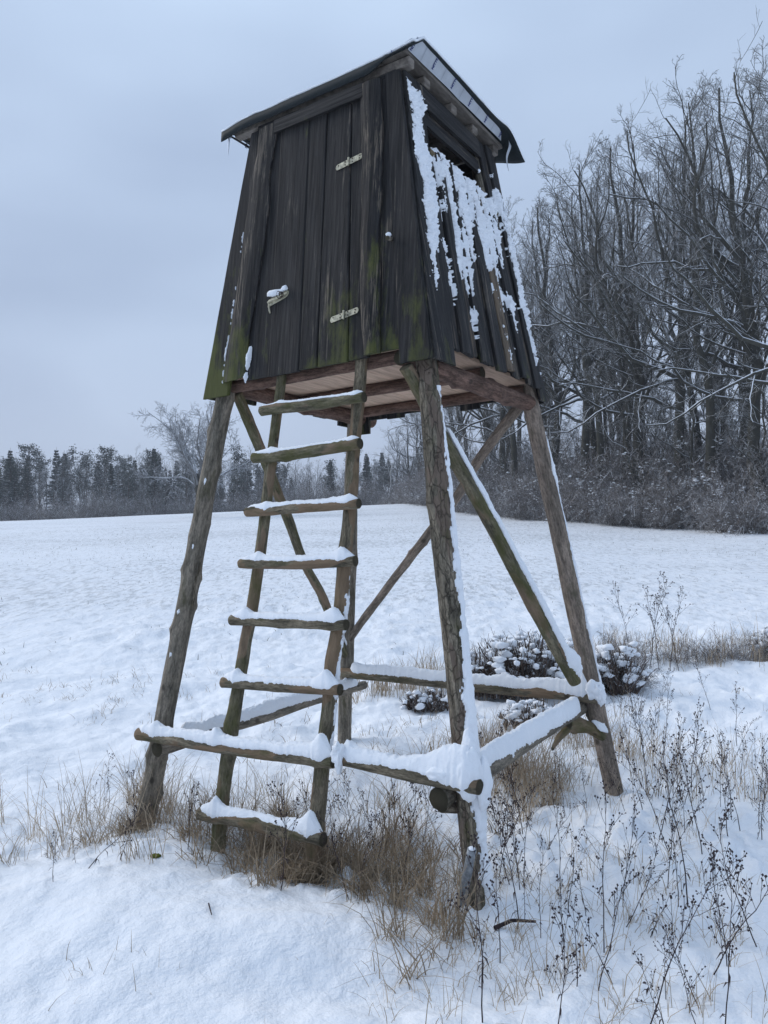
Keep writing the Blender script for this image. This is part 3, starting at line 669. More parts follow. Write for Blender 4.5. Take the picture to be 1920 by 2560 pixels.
# felt: one curled sheet
nu, nv = 60, 50
U = np.linspace(-.785, .672, nu); Vv = np.linspace(-.632, .78, nv); Ug, Vg = np.meshgrid(U, Vv, indexing='ij')
Zf = 4.362 + .045 * sst(.3, .66, Ug) + .022 * sst(-.7, -.3, Ug) * 0
Zf = Zf - .022 * sst(.58, .80, -Ug) - (.034 + .044 * sst(.3, .66, Ug)) * sst(.50, .632, -Vg) - .045 * sst(.55, .60, -Vg) * 0
Zf = Zf - .13 * sst(.55, .80, Vg) * sst(.35, .68, Ug) - .03 * sst(.6, .78, Vg)
Zf = Zf + .006 * fbm(Ug * 4, Vg * 4, 0, 2, 3)
Uf = Ug + .045 * sst(.45, .78, Vg) * sst(.3, .67, Ug)
Vf = Vg - .030 * sst(.2, 1, Ug)
flap_v = np.full(nu, 0.)
Vt = np.stack([Uf, Vf, Zf], -1)
drop = np.stack([Uf[:, 0], Vf[:, 0] - .006, Zf[:, 0] - .012 - .052 * sst(.03, .2, .55 - U)], -1)
Vt = np.concatenate([drop[:, None], Vt], 1)
felt = link('roofing_felt', mesh('roofing_felt', Vt.reshape(-1, 3), gridF(nu, nv + 1)[:, ::-1], FELT), roof)
mo = felt.modifiers.new('thickness', 'SOLIDIFY'); mo.thickness = .006; mo.offset = -1
# snow on the roof
S_ = .016 + .016 * (fbm(Ug * 5, Vg * 5, 0, 3, 8) * .5 + .5) + .010 * (fbm(Ug * 25, Vg * 25, 0, 2, 9))
ed = np.minimum.reduce([Ug - U[0] + .012, U[-1] - Ug + .010, Vg - Vv[0] + .006, Vv[-1] - Vg + .010]); S_ = np.maximum(S_, .004) * np.clip(ed / .03, .3, 1) ** .5
Vs = np.stack([Uf + .002 * vn(Ug * 30, Vg * 30), Vf, Zf + .002 + S_], -1).reshape(-1, 3)
rs = link('snow', mesh('snow', Vs, gridF(nu, nv)[:, ::-1], SNOW), roof)
mo = rs.modifiers.new('thickness', 'SOLIDIFY'); mo.thickness = .012; mo.offset = -1
# pale film folded round the board edge, printed
fm = empty('film', parent=roof)
vv = np.linspace(-.605, .64, 60); tt = np.linspace(0, 1, 5)
Vg2, Tg = np.meshgrid(vv, tt, indexing='ij')
X2 = .606 + (.056 - .010 * Vg2) * Tg; Z2 = 4.336 + .028 * (Vg2 + .6) / 1.2 + (4.418 - 4.336 - .014 * (Vg2 + .6)) * Tg - .045 * sst(.47, .66, -Vg2) * Tg
X2 += .003 * fbm(Vg2 * 6, Tg, 0, 2, 4)
f1_ = link('film_edge', mesh('film_edge', np.stack([X2, Vg2, Z2], -1).reshape(-1, 3), gridF(60, 5), FILM), fm)
uu2 = np.linspace(.50, .655, 8)
V3 = [];
for a in uu2:
    q = (a - .50) / .155; V3 += [(a, -.636, 4.318 + .012 * q), (a, -.640, 4.322 + .028 * q + .012)]
link('film_fold', mesh('film_fold', V3, gridF(8, 2), FILM, False), fm)
# left end of the film showing under the felt tip
V4 = []
for q in np.linspace(0, 1, 12): V4 += [(-.777 + .01 * q, -.625 + .75 * q, 4.315 + .012 * q), (-.765 + .04 * math.sin(q * 3), -.605 + .73 * q, 4.246 + .045 * (1 - q) ** 3 + .006 * math.sin(q * 9))]
link('film_fold', mesh('film_fold', V4, gridF(12, 2), FILM), fm)
for q in (-.472, -.240, -.007, .216, .449):
    V5 = []
    for t_ in tt: V5 += [(.6085 + (.056 - .010 * q) * t_, q - .0018, 4.336 + .028 * (q + .6) / 1.2 + (.082 - .014 * (q + .6)) * t_), (.6085 + (.056 - .010 * q) * t_, q + .0018, 4.336 + .028 * (q + .6) / 1.2 + (.082 - .014 * (q + .6)) * t_)]
    link('crease', mesh('crease', V5, gridF(5, 2), CREASE, False), fm)
def text(body, loc, xd, yd, size, parent):
    c = bpy.data.curves.new('lettering', 'FONT'); c.body = body; c.size = size; c.align_x = 'CENTER'; c.align_y = 'CENTER'; c.offset = size * .045; c.extrude = .0004; c.space_character = 1.02
    o = link('lettering', c, None); c.materials.append(INK)
    md = bpy.data.meshes.new_from_object(o); md.name = 'lettering'; bpy.data.objects.remove(o); o = link('lettering', md, parent)
    x = Vector(xd).normalized(); y = Vector(yd); y = (y - x * y.dot(x)).normalized(); z = x.cross(y)
    mm = Matrix((x, y, z)).transposed().to_4x4(); mm.translation = Vector(loc) + z * .003; o.matrix_local = mm
    return o
for q in (-.586, -.353, -.120, .110, .343, .568):
    t_ = .5; x = .606 + (.056 - .010 * q) * t_; zc = 4.336 + .028 * (q + .6) / 1.2 + (.082 - .014 * (q + .6)) * t_ - .045 * float(sst(.47, .66, -q)) * t_
    sx_ = .056 - .010 * q; sz = .082 - .014 * (q + .6) - .045 * float(sst(.47, .66, -q))
    text('NITTO', (x, q, zc), (sx_, 0, sz), (0, -1, 0), .0225, fm)
text('TO', (-.760, -.43, 4.292), (0, .25, 1), (0, -1, .25), .026, fm)
text('1', (.528, -.645, 4.330), (1, 0, .25), (0, 0, 1), .020, fm)
# loose strip of film at the far corner, icicles at the left tip
zz = np.linspace(0, 1, 14); V6 = []
for q in zz:
    a = (.648 + .012 * math.sin(q * 5), .625 + .02 * q + .02 * math.sin(q * 7), 4.40 - .235 * q); wq = .026 * (1 - q) ** .8 + .003
    V6 += [(a[0], a[1] - wq, a[2]), (a[0] + .004, a[1] + wq * .2, a[2] - .006)]
link('film_strip', mesh('film_strip', V6, gridF(14, 2), FILM), fm)
def icicle(p, l, r_, parent, seed=0):
    z = np.linspace(0, 1, 12); Pp = np.stack([p[0] + .004 * np.sin(z * 5 + seed), np.full(12, p[1]), p[2] - l * z], -1)
    V, F = tubes(Pp[None], (r_ * (1 - z) ** .8 + .0008)[None] * (1 + .15 * np.sin(z * 30))[None], 7)
    link('icicle', mesh('icicle', V, F, ICE), parent)
icicle((-.755, -.60, 4.292), .135, .0065, roof); icicle((-.735, -.60, 4.288), .03, .006, roof, 2); icicle((.655, .64, 4.36), .05, .004, roof, 5)

# snow driven onto the window side
def wall_snow():
    nv_, nz_ = 300, 620
    sv = np.linspace(-1.0, 1.02, nv_); z = np.linspace(2.64, 4.235, nz_)
    Sg, Zg = np.meshgrid(sv, z, indexing='ij')
    t = (Zg - 2.6) / 1.65
    Vv_ = Sg * cB(Zg)
    win = (Sg > -.66) & (Sg < .61) & (Zg > 3.88)
    q = np.full_like(Sg, -1.)
    # broad streaks: (position across, half width, lower end z, upper end z)
    st = [(-.84, .085, 2.98, 4.22), (-.56, .055, 3.2, 3.86), (-.44, .085, 3.05, 3.88), (-.19, .10, 3.25, 3.9), (-.02, .10, 3.30, 3.9), (.12, .085, 3.1, 3.9), (.33, .085, 2.98, 3.9), (.50, .09, 3.3, 3.92),
          (.72, .10, 3.62, 4.14), (.84, .06, 2.80, 4.0), (-.30, .045, 2.72, 3.6), (-.62, .03, 2.95, 3.3), (.20, .03, 2.7, 3.3), (.46, .04, 2.72, 3.2), (.95, .035, 2.75, 3.95)]
    for i, (c, hw, z0, z1) in enumerate(st):
        cc = c + .05 * fbm(Zg * 2.6, i, 0, 2, 90 + i) + .012 * np.sin(Zg * 9 + i)
        k_ = sst(z0, z0 + .5, Zg); hw_ = hw * (.5 + .85 * k_) * (1 + .75 * fbm(Zg * 4.5, i * 3, 0, 2, 70 + i))
        lim = np.minimum((Zg - z0) / .06, (z1 - Zg) / .04)
        q = np.maximum(q, np.minimum((hw_ - np.abs(Sg - cc)) / .045, lim))
    # band just below the window and along the sill
    band = np.minimum((Zg - (3.66 + .06 * fbm(Sg * 6, 0, 0, 2, 55))) / .05, 1.) - (Sg < -.64) * 9 - (Sg > .62) * 9
    band = band - 1.1 * (fbm(Sg * 9, Zg * 1.6, 0, 2, 58) > .22) * (Zg < 3.83)
    q = np.maximum(q, np.minimum(band, (3.90 - Zg) / .02))
    q = q + .9 * fbm(Vv_ * 8, Zg * 5, 0, 2, 32) + 1.3 * fbm(Vv_ * 22, Zg * 12, 0, 3, 33) + 1.1 * fbm(Vv_ * 75, Zg * 42, 0, 3, 37, .7) - .72
    for a, b, o_ in [(-.61, -.45, 1), (-.32, -.16, 1), (-.045, .13, 1), (.13, .29, 1.2), (.445, .605, 1), (.72, .85, .8)]:
        q = q - .55 * o_ * ((Sg > a + .05 * (b - a)) & (Sg < a + .72 * (b - a))) * sst(3.95, 3.72, Zg)
    q = np.where(win, -1, q); q = np.where((Sg > -.66) & (Sg < .61) & (Zg > 3.872 - .052 * (Sg + .66) / 1.27), -1, q)
    th = np.where(q > 0, .002 + .013 * np.clip(q, 0, 1.6) ** .7 * (.25 + 1.9 * np.abs(fbm(Vv_ * 34, Zg * 28, 0, 2, 39)) + 1.1 * fbm(Vv_ * 80, Zg * 66, 0, 2, 38)), -.012)
    base = .0
    edges = [(-1, -.72, .024), (-.72, -.61, .02), (-.61, -.45, .038), (-.45, -.32, .02), (-.32, -.16, .040), (-.16, -.045, .02), (-.045, .13, .037), (.13, .29, .042), (.29, .445, .02), (.445, .605, .038), (.605, .72, .02), (.72, .85, .036), (.85, 1.1, .016)]
    bo = np.zeros_like(Sg) + .02
    for a, b, o_ in edges: bo = np.where((Sg >= a) & (Sg < b), o_, bo)
    X = cA(Zg) + bo + th
    V = np.stack([X, Vv_, Zg], -1).reshape(-1, 3); F = gridF(nv_, nz_)
    F = F[(q.reshape(-1)[F] > 0).any(1)]
    used, inv = np.unique(F, return_inverse=True)
    o = link('snow', mesh('snow', V[used], inv.reshape(F.shape), SNOW), wr); o['kind'] = 'stuff'
wall_snow()
snow_cap([(cA(3.85) + .004, -.40, 3.832), (cA(3.78) + .004, .40, 3.784)], .028, .032, [.022, .014, .010, .02], wr, 141, edge=.8, lump=.6)
lump('snow', (cA(4.0) - .012, .318, 4.04), (.012, .014, .014), SNOW, wr, 9, .3, 2)
# dusting on the door side
def face_snow(x0, x1, z0, z1, cen, hw, off, seed, th=.012, parent=wf):
    nx, nz_ = int((x1 - x0) / .004), int((z1 - z0) / .004); X_, Z_ = np.meshgrid(np.linspace(x0, x1, nx), np.linspace(z0, z1, nz_), indexing='ij')
    c = np.interp(Z_, *zip(*cen)); h_ = np.interp(Z_, *zip(*hw)); q = (h_ - np.abs(X_ - c)) / .008 + 1.2 * fbm(X_ * 40, Z_ * 22, seed, 3, seed, .7) - .25
    t_ = np.where(q > 0, .002 + th * np.clip(q, 0, 1.4) ** .6 * (1 + .5 * fbm(X_ * 90, Z_ * 90, 0, 2, seed)), -.008)
    V = np.stack([X_, -(cB(Z_) + off + t_), Z_], -1).reshape(-1, 3); F = gridF(nx, nz_)[:, ::-1]; F = F[(q.reshape(-1)[F] > 0).any(1)]
    if len(F): u_, inv = np.unique(F, return_inverse=True); link('snow', mesh('snow', V[u_], inv.reshape(F.shape), SNOW), parent)
face_snow(-.68, -.55, 2.58, 3.65, [(2.6, -.655), (3.65, -.555)], [(2.6, .002), (2.68, .008), (2.72, .004), (2.82, .010), (2.9, .002), (3.1, .004), (3.3, .001), (3.65, .002)], .018, 151)
face_snow(-.48, -.38, 2.60, 2.84, [(2.6, -.455), (2.66, -.448), (2.8, -.43)], [(2.6, .004), (2.64, .009), (2.67, .0), (2.70, .012), (2.76, .018), (2.81, .010), (2.83, 0)], .030, 152)
face_snow(.10, .30, 2.80, 3.12, [(2.8, .2), (3.1, .21)], [(2.8, -.002), (3.1, -.001)], .030, 153, .004, door)
pg = log('peg', [(.548, -cB(3.25) - .03, 3.250), (.552, -cB(3.25) - .075, 3.240)], .011, BARK_GREY, wf, 160, rough=.05, knots=0)
lump('snow', (.551, -cB(3.25) - .062, 3.262), (.016, .018, .014), SNOW, pg, 161, .3, 2)

# hinges and bolt
def leafplate(name, parent, x0, x1, z0, z1, zh, off, roundend):
    """flat metal strap on the door side following its slope"""
    n = 14; xs = np.linspace(x0, x1, n); V = []
    for i, x in enumerate(xs):
        q = i / (n - 1); z = z0 + (z1 - z0) * q
        e = (1 - q) if roundend < 0 else q
        hz = zh * (math.sqrt(max(.04, 1 - ((e - .86) / .14) ** 2)) if e > .86 else 1)
        for dz, oo in ((-hz, 0), (-hz, .003), (hz, .003), (hz, 0)):
            V.append((x, -(cB(z + dz) + off + oo), z + dz))
    F = gridF(n, 4, True)[:, ::-1]; q = (n - 1) * 4
    return link(name, mesh(name, V, np.concatenate([F, [[0, 1, 2, 3]], [[q + 3, q + 2, q + 1, q]]]), ZINC, False), parent)
for (xa, xm, xb, za, zm, zb_, s1_) in ((.150, .241, .334, 3.775, 3.786, 3.797, 0), (.168, .261, .354, 2.867, 2.881, 2.895, 1)):
    hg = empty('hinge', parent=door)
    leafplate('hinge_leaf', door, xa, xm - .006, za, zm - .001, .017, .033, -1)
    leafplate('hinge_leaf', door, xm + .006, xb, zm + .001, zb_, .017, .033 if s1_ == 0 else .029, 1)
    bpy.data.objects.remove(hg)
    z = np.linspace(zm - .024, zm + .024, 4); V, F = tubes(np.stack([np.full(4, xm), -(cB(z) + .040), z], -1)[None], np.full((1, 4), .0062), 10)
    link('hinge_knuckle', mesh('hinge_knuckle', V, F, ZINC), door)
    for x, dz in ((xa + .02, .006), (xm - .025, .010), (xm - .024, -.009), (xm + .025, .010), (xm + .026, -.009), (xb - .018, .007), (xb - .02, -.008)):
        zc = zm + (x - xm) * (.011 / .091) + dz; V, F = tubes(np.array([[(x, -(cB(zc) + .034), zc), (x, -(cB(zc) + .0385), zc)]]), np.full((1, 2), .0038), 8)
        k_ = len(V); V = np.concatenate([V, [(x, -(cB(zc) + .0395), zc)]]); T = [[k_, 8 + (j + 1) % 8, 8 + j] for j in range(8)]
        link('screw', mesh('screw', V, F, RUST, True, None, T), door)
leafplate('latch_plate', door, -.305, -.150, 3.058, 3.098, .022, .031, 0)
z_ = 3.085; V, F = tubes(np.array([[(-.30, -(cB(z_) + .044), 3.062), (-.225, -(cB(z_) + .044), 3.078), (-.15, -(cB(z_) + .044), 3.094)]]), np.full((1, 3), .007), 8); link('latch_bolt', mesh('latch_bolt', V, F, ZINC), door)
V, F = tubes(np.array([[(-.295, -(cB(z_) + .04), 3.045), (-.292, -(cB(z_) + .042), 3.02), (-.29, -(cB(z_) + .036), 3.0)]]), np.full((1, 3), .005), 8); link('latch_tongue', mesh('latch_tongue', V, F, ZINC), door)
for c_, r0 in ((-.205, .019), (-.19, .014)):
    a = np.linspace(0, 2 * math.pi, 15); V, F = tubes(np.stack([c_ + r0 * np.cos(a), -(cB(z_) + .052) - .006 * np.sin(a), 3.088 + r0 * np.sin(a)], -1)[None], np.full((1, 15), .0028), 6); link('latch_ring', mesh('latch_ring', V, F, RUST), door)
lump('snow', (-.245, -cB(3.1) - .048, 3.108), (.062, .016, .018), SNOW, door, 171, .5, 3, 6.); lump('snow', (-.17, -cB(3.12) - .048, 3.122), (.022, .014, .016), SNOW, door, 172, .4, 3, 6.)

# ------------------------------------------------------------ pipe leaning on the near leg
def world(u_, v_, z_):
    return (CX + u_ * math.cos(TH) - v_ * math.sin(TH), CY + u_ * math.sin(TH) + v_ * math.cos(TH), z_)
pa = np.array((.300, 3.50, -.03)); pb = np.array(world(1.125, -1.095, .295))
z = np.linspace(0, 1, 8); V, F = tubes((pa + (pb - pa) * z[:, None])[None] - pa, np.array([[.019, .019, .0185, .018, .018, .0175, .017, .017]]), 16)
pipe = link('metal_pipe', mesh('metal_pipe', V, F, STEEL)); pipe.location = pa; mo = pipe.modifiers.new('t', 'SOLIDIFY'); mo.thickness = .003
tag(pipe, 'short galvanised steel pipe leaning against the foot of the near leg', 'pipe')
sn = lump('snow', pb - pa + np.array((0, 0, .002)), (.016, .016, .010), SNOW, pipe, 3, .3, 2)

# ------------------------------------------------------------ vegetation
WOODY = m_flat('tree_bark', (.048, .046, .036), .9, 3, .35, bd=.0, snowtop=.95, lo=.30, hi=.55, rndvar=.15)
TWIG = m_flat('twig_bark', (.095, .093, .084), .9, 2, .3, bd=.0, snowtop=.9, lo=.08, hi=.5, rndvar=.12)
SHRUBM = m_flat('shrub_twigs', (.12, .10, .085), .9, .8, .4, bd=0, snowtop=.9, lo=.1, hi=.55, rndvar=.35)
NEEDLE = m_flat('needles', (.022, .034, .024), .9, 1.2, .4, bd=0, snowtop=.55, lo=.5, hi=1.0, rndvar=.25)
CONT = m_flat('conifer_trunk', (.075, .058, .045), .9, 3, .3, bd=0)
DRY = m_flat('dry_grass', (.40, .32, .23), .9, 3.2, .45, bd=0)
DRYD = m_flat('dark_dry_grass', (.29, .225, .155), .9, 4.0, .55, bd=0)
WEED = m_flat('weed_stalk', (.040, .028, .030), .9, 8, .4, bd=0)
HEDGE = m_flat('hedge_twigs', (.085, .062, .05), .9, 8, .45, bd=0, snowtop=.9, lo=.25, hi=.6)
MOSSG = m_flat('green_moss', (.11, .12, .02), .9, 30, .4)

def grow(P0, D0, Ln, R0, K, crook, trop, rg, gravity=None):
    n = len(P0); P = np.zeros((n, K + 1, 3)); P[:, 0] = P0; D = D0.copy()
    for k in range(K):
        D = nrm(D + rg.normal(0, crook, (n, 3)) + np.array([0, 0, 1.]) * (trop[:, None] if isinstance(trop, np.ndarray) else trop))
        P[:, k + 1] = P[:, k] + D * (Ln / K)[:, None]
    r = R0[:, None] * np.linspace(1, .28, K + 1)[None]
    return P, r
def spawn(P, r, per, ang, lf, rg, t0=.2, rs=.55, maxr=None, flat=0.):
    """children from parents: returns P0, D0, L, R"""
    n, K1, _ = P.shape; K = K1 - 1
    t = t0 + (1 - t0) * (np.arange(per)[None] + rg.random((n, per))) / per; t = np.clip(t, 0, .995)
    f = t * K; i = np.minimum(f.astype(int), K - 1); w_ = (f - i)[..., None]
    idx = np.arange(n)[:, None]
    p = P[idx, i] * (1 - w_) + P[idx, i + 1] * w_; d = nrm(P[idx, i + 1] - P[idx, i])
    rr = r[idx, i] * (1 - w_[..., 0]) + r[idx, i + 1] * w_[..., 0]
    rnd = rg.normal(0, 1, d.shape); rnd[..., 2] *= (1 - flat); perp = nrm(rnd - d * (rnd * d).sum(-1, keepdims=True))
    a = R(ang) * rg.uniform(.6, 1.3, t.shape)[..., None]
    dd = nrm(d * np.cos(a) + perp * np.sin(a))
    seg = np.linalg.norm(np.diff(P, axis=1), axis=-1).sum(1)[:, None]
    Ln = seg * lf * (1.15 - t * .65) * rg.uniform(.6, 1.2, t.shape)
    return p.reshape(-1, 3), dd.reshape(-1, 3), Ln.reshape(-1), (rr * rs * rg.uniform(.7, 1.1, t.shape)).reshape(-1)

def forest_tree(seed, Hh=26., r0=.27, nl=17, t0=.34, sweep=0, upang=38, fork=True, dense=1.):
    rg = np.random.default_rng(seed)
    K = 14; tz = np.linspace(0, 1, K + 1); P = np.zeros((1, K + 1, 3)); P[0, :, 2] = tz * Hh * .93
    wob = np.cumsum(rg.normal(0, .16, (K + 1, 2)), 0); wob -= wob[0]; P[0, :, :2] = wob + rg.normal(0, .6, 2) * tz[:, None] ** 1.3
    r = (1.2 * r0 * (1 - tz * .88) * (1 + .5 * np.exp(-tz * 40)))[None]
    tr = tubes(P, r, 9)
    parts = []
    # limbs
    p, d, Ln, rr = spawn(P, r, nl, upang, 1., rg, t0, .42)
    tt = np.linspace(t0, 1, nl)
    Ln = (Hh * .30 * (1.12 - .75 * np.linspace(0, 1, nl))) * rg.uniform(.75, 1.25, nl)
    d[:, 2] = np.maximum(d[:, 2], .25); d = nrm(d)
    if fork:
        for i in (0, 1, 2): d[i] = nrm(np.array([rg.normal(0, .34), rg.normal(0, .34), 1.])); Ln[i] = Hh * .42; rr[i] = max(rr[i], r0 * .42)
    B1, r1 = grow(p, d, Ln, np.maximum(rr, .035), 9, .16, .055, rg)
    if sweep:
        ps = np.array([[P[0, k, 0], P[0, k, 1], P[0, k, 2]] for k in rg.integers(4, 9, sweep)])
        a = rg.uniform(-.7, .7, sweep) + math.pi; ds = nrm(np.stack([np.cos(a), np.sin(a), rg.uniform(.1, .5, sweep)], -1))
        Bs, rs_ = grow(ps, ds, rg.uniform(6, 10.5, sweep), rg.uniform(.10, .15, sweep), 9, .24, .06, rg)
        B1 = np.concatenate([B1, Bs]); r1 = np.concatenate([r1, rs_])
    B2, r2 = grow(*[x for x in spawn(B1, r1, 8, 42, .42, rg, .18, .55)], 6, .17, .07, rg); r2 = np.maximum(r2, .011)
    B3, r3 = grow(*[x for x in spawn(B2, r2, int(5 * dense), 46, .48, rg, .15, .55)], 3, .2, .05, rg); r3 = np.clip(r3, .0075, .03)
    keep = rg.random(len(B3)) < 1.
    B4, r4 = grow(*[x for x in spawn(B3[keep], r3[keep], 4, 46, .6, rg, .2, .6)], 2, .2, .05, rg); r4 = np.clip(r4, .0048, .010)
    # thin shoots from the trunk
    bt = Bag(); bt.add(*tr)
    bc = Bag()
    for (B, rr_, mm) in ((B1, r1, 6), (B2, r2, 4), (B3, r3, 3), (B4, r4, 3)):
        bc.add(*tubes(B, rr_, mm))
        if B is B2: bc.mark()
    return bt.make('trunk', WOODY), bc.make('crown', [WOODY, TWIG])
def place(name, meshes, x, y, rz, s, label, cat, group, z=None, sz=1., tilt=0.):
    t = empty(name, (x, y, float(H(x, y)) - .05 if z is None else z), rz); t.scale = (s, s, s * sz); t.rotation_euler = (tilt, 0, rz)
    for nm, me in meshes: link(nm, me, t)
    tag(t, label, cat, group); return t

TV = []
for i, (hh, r0, nl, t0, sw, ua) in enumerate(((26, .30, 17, .36, 5, 34), (25, .24, 16, .42, 0, 30), (26, .32, 18, .30, 6, 42), (24, .20, 15, .45, 0, 28), (26, .26, 18, .34, 3, 36), (25, .17, 12, .5, 0, 30))):
    TV.append((forest_tree(300 + i, hh, r0, nl, t0 - .08, sw, ua + 4), hh))
SKY_AZ = np.array([.0, .025, .07, .10, .17, .20, .22, .25, .284, .31, .36, .42, .46, .50, .6]); SKY_EL = np.array([.14, .17, .26, .33, .452, .468, .493, .495, .533, .555, .591, .614, .643, .675, .70])
front = [(.545, 36.5), (.50, 38), (.47, 41.5), (.425, 41), (.385, 43.5), (.345, 45), (.318, 48), (.29, 48.5), (.262, 51), (.232, 52.5), (.205, 56), (.18, 59), (.157, 63), (.135, 67), (.113, 73), (.093, 80), (.073, 88), (.053, 97), (.033, 106), (.015, 116)]
lab_front = ['tall bare forest-edge tree at the right border of the picture', 'forest-edge tree next to the right border, its trunk rising behind the snowy thicket']
rr_ = random.Random(5)
used_trees = 0
for i, (az, y) in enumerate(front):
    x = az * y; v = (0, 2, 4, 1)[i % 4] if i < 14 else (2, 4, 1)[i % 3]
    (tm, cm), hh = TV[v]; g = float(H(x, y)); want = np.interp(az, SKY_AZ, SKY_EL) * y + 1.6 - g
    s = want / (hh * 1.0)
    lb = ('bare tree at the forest edge, number of limbs sweeping out over the snowy field' if False else 'bare broadleaf tree in the front row of the forest edge, snow along its limbs')
    ordn = ('rightmost', 'second', 'third', 'fourth', 'fifth', 'sixth', 'seventh', 'eighth', 'ninth', 'tenth', 'eleventh', 'twelfth', 'thirteenth', 'fourteenth', 'fifteenth', 'sixteenth', 'seventeenth', 'eighteenth', 'nineteenth', 'twentieth')[i]
    lb = 'bare tree in the front row of the forest, ' + ('the one nearest the right border' if i == 0 else ordn + ' from the right border')
    place('bare_tree', (('trunk', tm), ('crown', cm)), x, y, rr_.uniform(-.6, .6), s, lb, 'tree', 'front row of bare trees at the forest edge')
for row, (dx, n) in enumerate(((3.5, 9), (8, 8), (14, 8), (22, 7))):
    for k in range(n):
        f_ = (k + rr_.uniform(.1, .9)) / n * (len(front) - 1); a = int(f_); w_ = f_ - a
        fx = front[a][0] * front[a][1] * (1 - w_) + front[a + 1][0] * front[a + 1][1] * w_; fy = front[a][1] * (1 - w_) + front[a + 1][1] * w_
        x = fx + dx + rr_.uniform(-1.4, 1.4); y = fy + dx * .35 + rr_.uniform(-1.4, 1.4); az = x / y
        if az > .64: continue
        v = rr_.choice((1, 3, 4, 5, 1, 3)); (tm, cm), hh = TV[v]; g = float(H(x, y))
        want = (np.interp(az, SKY_AZ, SKY_EL) * y + 1.6 - g) * rr_.uniform(.80, .97)
        s = min(want / hh, 1.25)
        place('bare_tree', (('trunk', tm), ('crown', cm)), x, y, rr_.uniform(0, 6.28), s, 'slender bare tree standing deeper in the forest behind the front row', 'tree', 'trees inside the forest behind its front row')

# young trees standing among the trunks
YT = [forest_tree(551, 10, .07, 14, .12, 0, 52, False, 1.), forest_tree(552, 9, .06, 13, .10, 0, 62, False, 1.), forest_tree(553, 12, .08, 14, .2, 0, 45, False, 1.)]
for k in range(58):
    f_ = (k + rr_.random()) / 58 * (len(front) - 1); a = int(f_); w_ = f_ - a; dx = rr_.choice((-.6, 1.5, 3.5, 6., 9.))
    x = front[a][0] * front[a][1] * (1 - w_) + front[a + 1][0] * front[a + 1][1] * w_ + dx; y = front[a][1] * (1 - w_) + front[a + 1][1] * w_ + rr_.uniform(-1, 2)
    if x / y > .62: continue
    q = YT[k % 3]; place('young_tree', (('trunk', q[0]), ('crown', q[1])), x, y, rr_.uniform(0, 6.28), rr_.uniform(.7, 1.25), 'young leafless tree with snowy twigs among the big trunks at the forest edge', 'tree', 'young trees among the trunks of the forest edge')
# thicket along the foot of the forest
def shrub(seed, n=70, hgt=3.2, spread=1.9, mat=None, sn=170):
    rg = np.random.default_rng(seed); a = rg.uniform(0, 6.28, n); r = rg.uniform(0, .55, n) * spread
    p = np.stack([r * np.cos(a), r * np.sin(a), np.zeros(n)], -1); lean = rg.uniform(.15, .95, n)
    b = a + rg.normal(0, .7, n); d = nrm(np.stack([np.cos(b) * lean, np.sin(b) * lean, np.ones(n)], -1))
    B1, r1 = grow(p, d, hgt * rg.uniform(.5, 1.1, n), np.full(n, .016), 7, .13, -.10, rg)
    B2, r2 = grow(*spawn(B1, r1, 9, 45, .36, rg, .12, .6), 4, .2, -.02, rg); r2 = np.clip(r2, .006, .02)
    B3, r3 = grow(*spawn(B2, r2, 5, 50, .5, rg, .1, .7), 2, .22, .0, rg); r3 = np.clip(r3, .005, .01)
    bg = Bag()
    for B, q, mm in ((B1, r1, 4), (B2, r2, 3), (B3, r3, 3)): bg.add(*tubes(B, q, mm))
    # snow tufts caught in the twigs
    tips = np.concatenate([B2[:, 2], B3[:, 1]]); top = tips[rg.choice(len(tips), sn, replace=False)]
    sb = Bag(); o8 = np.array([(1, 0, 0), (0, 1, 0), (-1, 0, 0), (0, -1, 0), (0, 0, 1), (0, 0, -1)], float)
    T8 = np.array([(0, 1, 4), (1, 2, 4), (2, 3, 4), (3, 0, 4), (1, 0, 5), (2, 1, 5), (3, 2, 5), (0, 3, 5)])
    top = np.concatenate([c + rg.normal(0, .10, (7, 3)) for c in top[:sn // 5]])
    for q in top:
        s_ = rg.uniform(.015, .065); sb.add(o8 * np.array([s_ * rg.uniform(.7, 1.6), s_ * rg.uniform(.7, 1.6), s_ * .45]) + rg.normal(0, .1, (6, 3)) * s_ + q, None, T8)
    return bg.make('twigs', mat or SHRUBM), sb.make('snow', SNOW)
SH = [shrub(400 + i, 75, 3.0, 2.0) for i in range(4)]
ns_ = 0
fe = [(az * y, y) for az, y in front]
fx = np.array([q[0] for q in fe]); fy = np.array([q[1] for q in fe]); fs = np.r_[0, np.cumsum(np.hypot(np.diff(fx), np.diff(fy)))]
for row, (dx, gap, sc_) in enumerate(((-2.4, 2.0, .75), (-1.0, 2.2, 1.15), (1.2, 2.5, 1.55), (4.5, 3.2, 1.9), (9., 4.2, 2.1))):
    s_ = 0.
    while s_ < fs[-1]:
        x = np.interp(s_, fs, fx) + dx + rr_.uniform(-.7, .7); y = np.interp(s_, fs, fy) + dx * .3 + rr_.uniform(-.7, .7); s_ += gap * rr_.uniform(.75, 1.25) * (1 if s_ < 45 else 1.6)
        if x / y > .64: continue
        k = sc_ * rr_.uniform(.75, 1.25)
        place('shrub', (('twigs', SH[rr_.randrange(4)][0]), ), x, y, rr_.uniform(0, 6.28), k, 'tangled leafless shrub in the thicket at the foot of the forest', 'shrub', 'shrubs of the thicket along the forest edge')
        t = bpy.context.scene.objects[-1] if False else None
        # the snow caught in that same shrub
        sh = [o for o in sc.collection.objects if False]
        ns_ += 1
